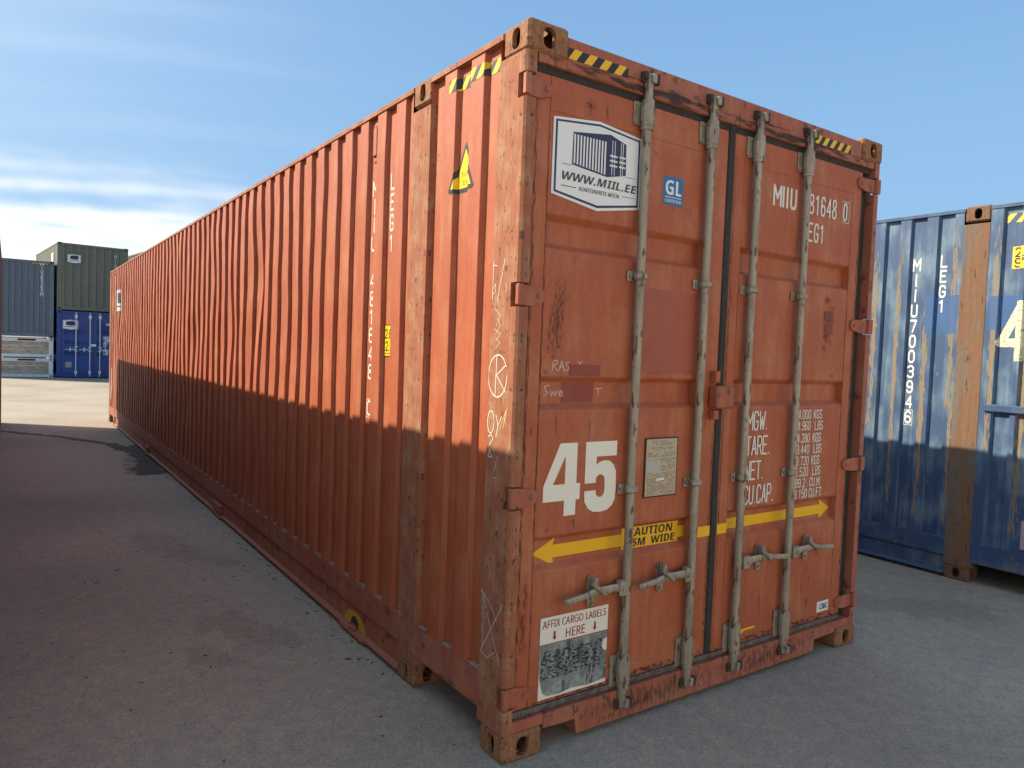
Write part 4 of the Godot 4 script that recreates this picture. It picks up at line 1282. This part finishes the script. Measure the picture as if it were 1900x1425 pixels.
func post_chalk(root: Node3D, chalk: Color, cn: FastNoiseLite) -> void:
	# writing on the side of the corner post: z -0.193..-0.02, y 0.36..2.02
	var W_ := 176
	var H_ := 1660
	var s := Sheet.new(W_, H_)
	var at := func(z: float, y: float) -> Array:
		return [(z + 0.193) / 0.173 * W_, (2.02 - y) * 1000.0]
	var go := func(p: Array, r: float, c: Color) -> void:
		var q := []
		for k in range(0, p.size(), 2):
			q.append_array(at.call(p[k], p[k + 1]))
		s.line(q, r, c, 0.4, cn)
	go.call([-0.185, 1.99, -0.186, 1.84], 1.8, chalk)
	go.call([-0.185, 1.975, -0.160, 1.97], 1.6, chalk)
	go.call([-0.180, 1.88, -0.165, 1.90, -0.165, 1.87, -0.180, 1.86], 1.4, chalk)
	go.call([-0.105, 1.995, -0.150, 1.83], 1.6, chalk)
	go.call([-0.095, 1.90, -0.085, 1.88, -0.092, 1.86], 1.3, chalk)
	for k in 4:
		go.call([-0.165 + 0.02 * (k % 2), 1.80 - k * 0.04, -0.120, 1.77 - k * 0.035, -0.150, 1.73 - k * 0.03], 1.2, Color(0.84, 0.78, 0.66, 1))
	var ring := []
	for k in 26:
		var t := 0.5 + TAU * k / 27.0
		ring.append(-0.128 + 0.066 * cos(t)); ring.append(1.532 + 0.084 * sin(t))
	go.call(ring, 2.6, chalk)
	go.call([-0.138, 1.615, -0.142, 1.450], 2.4, chalk)
	go.call([-0.075, 1.575, -0.136, 1.535, -0.068, 1.470], 2.4, chalk)
	ring = []
	for k in 16:
		var t := TAU * k / 15.0
		ring.append(-0.165 + 0.024 * cos(t)); ring.append(1.345 + 0.045 * sin(t))
	go.call(ring, 2.2, chalk)
	go.call([-0.128, 1.375, -0.112, 1.335, -0.090, 1.372], 2.2, chalk)
	go.call([-0.112, 1.335, -0.124, 1.29], 2.2, chalk)
	go.call([-0.100, 1.32, -0.06, 1.40, -0.075, 1.33, -0.05, 1.41], 1.8, Color(0.86, 0.76, 0.40, 1))
	go.call([-0.178, 1.285, -0.160, 1.295, -0.146, 1.278, -0.170, 1.25], 2.0, chalk)
	go.call([-0.165, 1.235, -0.178, 1.205, -0.150, 1.203, -0.165, 1.235], 1.8, chalk)
	go.call([-0.110, 1.215, -0.130, 1.15], 1.4, chalk)
	go.call([-0.125, 1.125, -0.110, 1.125], 1.8, chalk)
	go.call([-0.190, 0.650, -0.165, 0.640, -0.120, 0.610, -0.070, 0.555], 1.3, chalk)
	go.call([-0.190, 0.655, -0.040, 0.385], 1.3, chalk)
	go.call([-0.030, 0.640, -0.185, 0.400, -0.130, 0.390, -0.080, 0.430], 1.3, chalk)
	go.call([-0.170, 0.640, -0.170, 0.420], 1.2, chalk)
	mark(root, "chalk_mark", print_mat(s, 0.95), Vector3(-0.0012, 0.36, -0.193), Vector3(0, 0, 1), 0.173, 1.66)

func neighbours() -> void:
	# blue one to the right, parallel
	var k := {"L": 13.716, "W": 2.5, "H": 2.868, "mids": true, "rows": 10, "side": M.blue, "post": M.blue_post, "cast": M.blue_cast, "rail": M.blue_rail, "anchor": -0.80 - 0.55, "per": 0.2105, "near": [-0.68, -0.52, -0.31]}
	var root := thing("shipping_container", "weathered blue container with rusty posts standing parallel to the red one", "shipping container", Vector3(4.43, 0, 0.55))
	var b := body(root, k)
	doors(root, {"paint": M.blue, "frame": M.blue_rail, "gear": M.galv, "gasket": M.rubber, "hinge": M.blue}, false)
	var O := Vector3(0.002, 0, 0)
	var U := Vector3(0, 0, 1)
	var near_wall: PackedVector2Array = b.walls[0]
	var wall: PackedVector2Array = b.walls[1]
	var white := Color(0.86, 0.86, 0.84, 1)
	wall_mark(root, "lettering", print_mat(stencil("MIIU7003946", true, white, 96, 6.5)), wall, -1.335, -1.262, 1.150, 2.520, O, U)
	wall_mark(root, "lettering", print_mat(stencil("LEG1", false, white, 96, 6.5)), wall, -1.125, -1.055, 2.050, 2.530, O, U)
	var f := Sheet.new(512, 416)
	var worn := FastNoiseLite.new()
	worn.seed = 31
	worn.frequency = 0.03
	var cream := Color(0.84, 0.82, 0.70, 1)
	f.line([170, 400, 170, 20, 40, 290, 230, 290], 30, cream, 0.25, worn)
	f.line([480, 30, 310, 30, 306, 190, 420, 180, 480, 220, 480, 320, 440, 380, 350, 384, 310, 340], 30, cream, 0.25, worn)
	wall_mark(root, "figure", print_mat(f), near_wall, -0.695, -0.200, 1.700, 2.142, O, U)
	var st_ := Sheet.new(192, 128, Color(0.86, 0.74, 0.24, 1))
	st_.word(GLYPH, "2.9m", 16, 10, 26, 48, 12, 4, Color(0.12, 0.12, 0.12, 1))
	st_.word(GLYPH, "9'6''", 16, 70, 26, 48, 12, 4, Color(0.12, 0.12, 0.12, 1))
	wall_mark(root, "sticker", print_mat(st_, 0.5, false), near_wall, -0.617, -0.36, 2.375, 2.538, O, U)
	var hz := Sheet.new(512, 72, Color(0.24, 0.30, 0.40, 1))
	for q in 5:
		var a := q * 105.0 - 40.0
		hz.poly(PackedVector2Array([Vector2(a, 72), Vector2(a + 52, 72), Vector2(a + 112, 0), Vector2(a + 60, 0)]), Color(0.86, 0.72, 0.30, 1))
	wall_mark(root, "hazard_stripe", print_mat(hz, 0.5, false), near_wall, -0.665, -0.22, 2.715, 2.782, O, U)
	var fresh := print_mat(Sheet.new(8, 8, Color(0.27, 0.43, 0.64, 0.62)), 0.5)
	wall_mark(root, "repair_paint", fresh, near_wall, -0.742, -0.30, 1.93, 2.18, O, U, null, 0.0008)
	wall_mark(root, "repair_paint", fresh, wall, -1.20, -0.96, 1.90, 2.20, O, U, null, 0.0008)
	var drip := stain_mat(332, Color(0.60, 0.53, 0.42, 0.7), 64, 512, 0.02, 0.55, 0.2, 0.8, 2.0)
	for q in [[-1.64, 1.1, 2.6, 0.05], [-1.45, 0.5, 2.75, 0.05], [-1.215, 0.4, 2.2, 0.05], [-1.02, 1.3, 2.75, 0.05], [-0.985, 0.4, 1.6, 0.035]]:
		wall_mark(root, "rust_streak", drip, wall, q[0], q[0] + q[3], q[1], q[2], O, U, null, 0.0006)
	for q in [[-0.73, 1.0, 2.7, 0.05], [-0.52, 0.4, 2.2, 0.05], [-0.45, 0.9, 1.6, 0.06]]:
		wall_mark(root, "rust_streak", drip, near_wall, q[0], q[0] + q[3], q[1], q[2], O, U, null, 0.0006)
	var st := begin()
	bx(st, -0.020, 1.318, -0.730, 0.01, 1.374, -0.20, 0.006)
	put(st, "rubbing_bar", M.blue_rail, root)
	var pink := Sheet.new(32, 64, Color(0.70, 0.62, 0.68, 1))
	wall_mark(root, "sticker", print_mat(pink, 0.5, false), near_wall, -0.445, -0.25, 0.335, 0.545, O, U)
	# maroon one on the left, whose shadow lies on the red wall
	root = thing("shipping_container", "dark maroon container whose plain long wall faces the red container", "shipping container", Vector3(-4.205, 0, -0.13))
	body(root, {"L": 13.716, "W": 2.5, "H": 2.896, "mids": true, "rows": 4, "side": M.maroon, "post": M.maroon, "cast": M.maroon, "rail": M.maroon, "anchor": -1.2, "near": [-0.54, -0.31]})
	doors(root, {"paint": M.maroon, "frame": M.maroon, "gear": M.galv, "gasket": M.rubber, "hinge": M.maroon}, false)

# a closed end of a container looking along +z, as a part of the far ones
func far_box(root: Node3D, m: Material, L: float, W: float, H: float, ribs_n: int) -> void:
	for x in [0.0, W - 0.16]:
		for y in [0.0, H - 0.118]:
			for z in [-0.178, -L]:
				casting(root, m, Vector3(x, y, z), Vector3(x + 0.16, y + 0.118, z + 0.178), ["2+" if z > -1.0 else "2-", "0-" if x < 1.0 else "0+"])
		for z in [-0.16, -L + 0.01]:
			var st := begin()
			bx(st, x + 0.004, 0.118, z, x + 0.156, H - 0.118, z + 0.15, 0.01)
			put(st, "corner_post", m, root)
	for z in [-0.09, -L + 0.01]:
		for y in [[0.03, 0.17], [H - 0.10, H - 0.015]]:
			var st := begin()
			bx(st, 0.16, y[0], z, W - 0.16, y[1], z + 0.08, 0.004)
			put(st, "end_beam", m, root)
	for x in [0.004, W - 0.064]:
		for y in [[0.03, 0.17], [H - 0.08, H - 0.015]]:
			var st := begin()
			bx(st, x, y[0], -L + 0.178, x + 0.06, y[1], -0.178, 0.004)
			put(st, "side_rail", m, root)
	var per := (W - 0.30) / ribs_n
	var st := begin()
	sheet(st, ribs(0.15, W - 0.15, edges(0.15, W - 0.2, 0.15 + per * 0.35, per), 0.035, per * 0.32, 0.045), 0.165, H - 0.095, 1, Vector3(0, 0, -0.02), Vector3(1, 0, 0), Vector3.UP)
	put(st, "end_panel", m, root)
	st = begin()
	sheet(st, ribs(0.15, W - 0.15, edges(0.15, W - 0.2, 0.15 + per * 0.35, per), 0.035, per * 0.32, 0.045), 0.165, H - 0.095, 1, Vector3(W, 0, -L + 0.02), Vector3(-1, 0, 0), Vector3.UP)
	put(st, "end_panel", m, root)
	for right in [false, true]:
		st = begin()
		var r := ribs(0.15, L - 0.15, edges(0.15, L - 0.2, 0.3, 0.278), 0.068, 0.07, 0.036)
		sheet(st, r, 0.165, H - 0.075, 1, Vector3(W - 0.012, 0, 0) if right else Vector3(0.012, 0, -L), Vector3(0, 0, -1) if right else Vector3(0, 0, 1), Vector3.UP)
		put(st, "side_panel", m, root)
	st = begin()
	bx(st, 0.06, H - 0.05, -L + 0.06, W - 0.06, H - 0.02, -0.09)
	put(st, "roof_panel", m, root)
	st = begin()
	bx(st, 0.06, 0.17, -L + 0.06, W - 0.06, 0.20, -0.09)
	put(st, "floor", M.plank, root)

func far_stacks() -> void:
	var Z := -30.5
	# two folded flat racks under a slate-grey container
	for i in 2:
		var r := thing("flat_rack", ["folded white flat rack with timber panel, lower of two under the grey container", "folded white flat rack with timber panel, upper of two under the grey container"][i], "flat rack", Vector3(-2.63, i * 0.755, Z), 0.0, "folded flat racks")
		flat_rack(r)
	var s := thing("shipping_container", "slate-grey container stacked on two folded white flat racks", "shipping container", Vector3(-2.63, 1.515, Z))
	far_box(s, M.slate, 12.192, 2.438, 2.896, 11)
	var sh := stencil("MIU284253M", true, Color(0.84, 0.85, 0.85, 1), 96, 7)
	mark(s, "lettering", print_mat(sh), Vector3(1.985, 1.55, 0.004), Vector3.RIGHT, 0.12, 1.25)
	hazard(1.72, 2.745, 2.26, 2.80, 6, 0.0, s)
	# blue container with doors, olive one on top of it
	var bl := thing("shipping_container", "bright blue container with closed doors standing under an olive green one", "shipping container", Vector3(-0.10, 0, Z))
	far_blue(bl)
	var o := thing("shipping_container", "olive green container on top of the bright blue one with doors", "shipping container", Vector3(-0.10, 2.595, Z), deg_to_rad(5.0))
	far_box(o, M.olive, 6.058, 2.438, 2.591, 8)
	company_sign(0.33, 1.86, 0.004, 0.95, o, false)
	mark(o, "lettering", print_mat(stencil("MIIU", false, Color(0.84, 0.85, 0.85, 1), 96, 6)), Vector3(1.93, 1.75, 0.004), Vector3.RIGHT, 0.10, 0.55)
	var lg := Sheet.new(192, 128, Color(0.86, 0.87, 0.87, 1))
	wall_mark(o, "sticker", print_mat(lg, 0.5, false), ribs(-6.0, -0.15, []), -1.4, -0.9, 1.9, 2.25, Vector3(0.0, 0, 0), Vector3(0, 0, 1), null, 0.01)
	# the next column to the right
	var d := thing("shipping_container", "dark green container standing on the ground beside the bright blue one", "shipping container", Vector3(3.15, 0, -28.6), deg_to_rad(6.5))
	far_box(d, M.olive, 12.192, 2.438, 2.591, 8)
	var e := thing("shipping_container", "dark green container on top of another beside the stacked olive one", "shipping container", Vector3(3.15, 2.595, -28.6), deg_to_rad(6.5))
	far_box(e, M.olive, 12.192, 2.438, 2.591, 8)

func flat_rack(r: Node3D) -> void:
	var st: SurfaceTool
	var W := 2.438
	var H := 0.75
	for x in [0.0, W - 0.16]:
		for y in [0.0, H - 0.118]:
			for z in [-0.178, -6.058]:
				casting(r, M.flat_white, Vector3(x, y, z), Vector3(x + 0.16, y + 0.118, z + 0.178), ["2+" if z > -1.0 else "2-"])
		st = begin()
		bx(st, x + 0.006, 0.118, -0.15, x + 0.154, H - 0.118, -0.006, 0.006)
		put(st, "corner_post", M.flat_white, r)
		st = begin()
		bx(st, x + 0.006, 0.118, -6.05, x + 0.154, H - 0.118, -5.90, 0.006)
		put(st, "corner_post", M.flat_white, r)
	for z in [-0.14, -6.05]:
		for y in [[0.02, 0.13], [H - 0.14, H - 0.015]]:
			st = begin()
			bx(st, 0.16, y[0], z, W - 0.16, y[1], z + 0.13, 0.006)
			put(st, "end_beam", M.flat_white, r)
	for x in [0.02, W - 0.14]:
		st = begin()
		bx(st, x, 0.13, -5.88, x + 0.12, 0.60, -0.18, 0.006)
		put(st, "side_beam", M.flat_white, r)
	for k in 3:
		st = begin()
		bx(st, 0.162, 0.133 + k * 0.159, -0.075, W - 0.162, 0.133 + k * 0.159 + 0.155, -0.045, 0.004)
		put(st, "plank", M.plank, r)
	st = begin()
	bx(st, 0.16, 0.61, -5.9, W - 0.16, 0.70, -0.15)
	put(st, "deck", M.plank, r)
	st = begin()
	bx(st, 1.30, H - 0.115, -0.011, 1.86, H - 0.045, -0.006)
	put(st, "pocket", M.dark_steel, r)

func far_blue(r: Node3D) -> void:
	far_box(r, M.far_blue, 6.058, 2.438, 2.591, 8)
	var m := {"paint": M.far_blue}
	for i in 2:
		var x0 := 0.17 if i == 0 else 1.235
		var x1 := 1.205 if i == 0 else 2.268
		var leaf := node("door", r)
		var st := begin()
		var p := PackedVector2Array([Vector2(0.18, 0)])
		for g in [[0.80, 0.92], [1.22, 1.34], [1.66, 1.78]]:
			for v in [Vector2(g[0], 0), Vector2(g[0] + 0.02, 0.03), Vector2(g[1] - 0.02, 0.03), Vector2(g[1], 0)]:
				p.append(v)
		p.append(Vector2(2.48, 0))
		sheet(st, p, -x1 + 0.1, -x0 - 0.1, 1, Vector3(0, 0, 0.002), Vector3.UP, Vector3(-1, 0, 0))
		put(st, "door_panel", m.paint, leaf)
		st = begin()
		bx(st, x0, 0.172, -0.03, x0 + 0.1, 2.485, 0.006, 0.003)
		bx(st, x1 - 0.1, 0.172, -0.03, x1, 2.485, 0.006, 0.003)
		put(st, "door_frame", m.paint, leaf)
		for x in ([0.640, 1.110] if i == 0 else [1.450, 1.900]):
			var lock := node("locking_bar", leaf)
			st = begin()
			tube(st, Vector3(x, 0.06, 0.03), Vector3(x, 2.54, 0.03), 0.020, 0.020, 10)
			put(st, "bar", M.flat_white, lock)
			for y in [0.22, 2.38]:
				st = begin()
				bx(st, x - 0.05, y - 0.06, 0.006, x + 0.05, y + 0.06, 0.052, 0.006)
				put(st, "bracket", M.flat_white, lock)
			for y in [1.05, 1.20]:
				st = begin()
				bx(st, x - 0.055, y - 0.02, 0.006, x + 0.055, y + 0.02, 0.052, 0.006)
				put(st, "bracket", M.flat_white, lock)
			st = begin()
			var s := -1.0 if i == 0 else 1.0
			bar(st, Vector3(x, 1.11, 0.05), Vector3(x + s * 0.36, 1.10, 0.05), 0.035, 0.02, 0.025, 0.02)
			bx(st, x + s * 0.19 - 0.02, 1.03, 0.004, x + s * 0.19 + 0.02, 1.19, 0.04, 0.004)
			put(st, "handle", M.flat_white, lock)
		if i == 0:
			company_sign(0.20, 1.90, 0.008, 1.06, leaf, false)
			flat([Vector2(0.29, 0.40), Vector2(0.50, 0.40), Vector2(0.50, 0.62), Vector2(0.29, 0.62)], 0.004, 0.006, "sticker", M.plank, leaf)
		else:
			var w := Sheet.new(256, 256)
			for q in 7:
				w.word(GLYPH, ["MGW", "TARE", "NET", "CU", "", "KGS", "LBS"][q], 10, 8 + q * 34, 22, 24, 8, 4, Color(0.85, 0.86, 0.88, 1))
			mark(leaf, "lettering", print_mat(w), Vector3(1.56, 0.86, 0.010), Vector3.RIGHT, 0.5, 0.8)
			var w2 := Sheet.new(256, 64)
			w2.word(GLYPH, "MIIU", 10, 8, 30, 44, 12, 6, Color(0.85, 0.86, 0.88, 1))
			mark(leaf, "lettering", print_mat(w2), Vector3(1.66, 2.05, 0.010), Vector3.RIGHT, 0.5, 0.12)
	var st := begin()
	bx(st, 1.14, 1.24, 0.007, 1.32, 1.33, 0.06, 0.008)
	put(st, "lock_box", M.white, r)

# added unseen pale row behind the camera, placed to bounce sunlight onto the doors
func added_bounce_row() -> void:
	M.pale = surf(paint_tex(171, rgb(214, 206, 190), rgb(224, 218, 206), rgb(170, 150, 128), 0.6, 0.05, 0.12, 256), Vector3(0.4, 0.4, 0.4), 0.5)
	var first: Node3D = null
	for i in 4:
		var where: String = ["lower cream bounce container, added out of view opposite the blue container's doors", "upper cream bounce container, added out of view opposite the blue container's doors", "lower cream bounce container, added out of view opposite the maroon container's doors", "upper cream bounce container, added out of view opposite the maroon container's doors"][i]
		var at := Vector3(13.2 if i < 2 else 0.6, 2.9 if i % 2 == 1 else 0.0, 11.9)
		if first == null:
			first = thing("shipping_container", where, "shipping container", at, PI / 2, "added cream containers that bounce light onto the doors")
			far_box(first, M.pale, 12.192, 2.438, 2.896, 8)
		else:
			var c: Node3D = first.duplicate()
			c.name = numbered("shipping_container")
			add_child(c)
			c.position = at
			c.set_meta("label", where)

func litter() -> void:
	# grit, twigs and leaf scraps too small to count
	var rn := RandomNumberGenerator.new()
	rn.seed = 61
	var st := begin()
	for i in 520:
		var x := rn.randf_range(-1.6, 4.2)
		var z := rn.randf_range(-9.0, 1.2)
		if i >= 300:
			x = rn.randf_range(-0.10, -0.005); z = rn.randf_range(-8.0, -0.9)
		if i < 170:
			x = rn.randf_range(-1.6, 0.0); z = rn.randf_range(-5.5, 0.3)
		if x > 0.0 and x < 2.5 and z < 0.02:
			continue
		var r := rn.randf_range(0.0015, 0.005) * (1.7 if rn.randf() < 0.12 else 1.0)
		var l := r * rn.randf_range(1.0, 3.5)
		var t := rn.randf() * TAU
		var u := Vector3(cos(t), 0, sin(t))
		var v := Vector3(-sin(t), 0, cos(t))
		var c := Vector3(x, 0.0, z)
		var h := r * rn.randf_range(0.4, 1.2)
		var a := [c + u * l, c + v * r, c - u * l, c - v * r]
		var top := c + Vector3(0, h, 0) + u * rn.randf_range(-r, r)
		for k in 4:
			tri(st, a[k], a[(k + 1) % 4], top, Vector3.UP + (a[k] + a[(k + 1) % 4]) * 0.5 - c)
	var o := put(st, "grit", plain(rgb(58, 50, 44), 0.9), self)
	o.set_meta("kind", "stuff")
	o.set_meta("label", "scattered dark grit and leaf scraps on the concrete")
	o.set_meta("category", "grit")
	st = begin()
	for i in 120:
		var x := rn.randf_range(-1.6, 4.2)
		var z := rn.randf_range(-7.0, 1.2)
		if x > 0.0 and x < 2.5 and z < 0.02:
			continue
		var r := rn.randf_range(0.002, 0.005)
		bx(st, x - r, 0.0, z - r * 0.7, x + r, r, z + r * 0.7, r * 0.4)
	o = put(st, "pebbles", plain(rgb(190, 186, 178), 0.9), self)
	o.set_meta("kind", "stuff")
	o.set_meta("label", "tiny pale stone chips strewn over the concrete yard")
	o.set_meta("category", "stone chips")
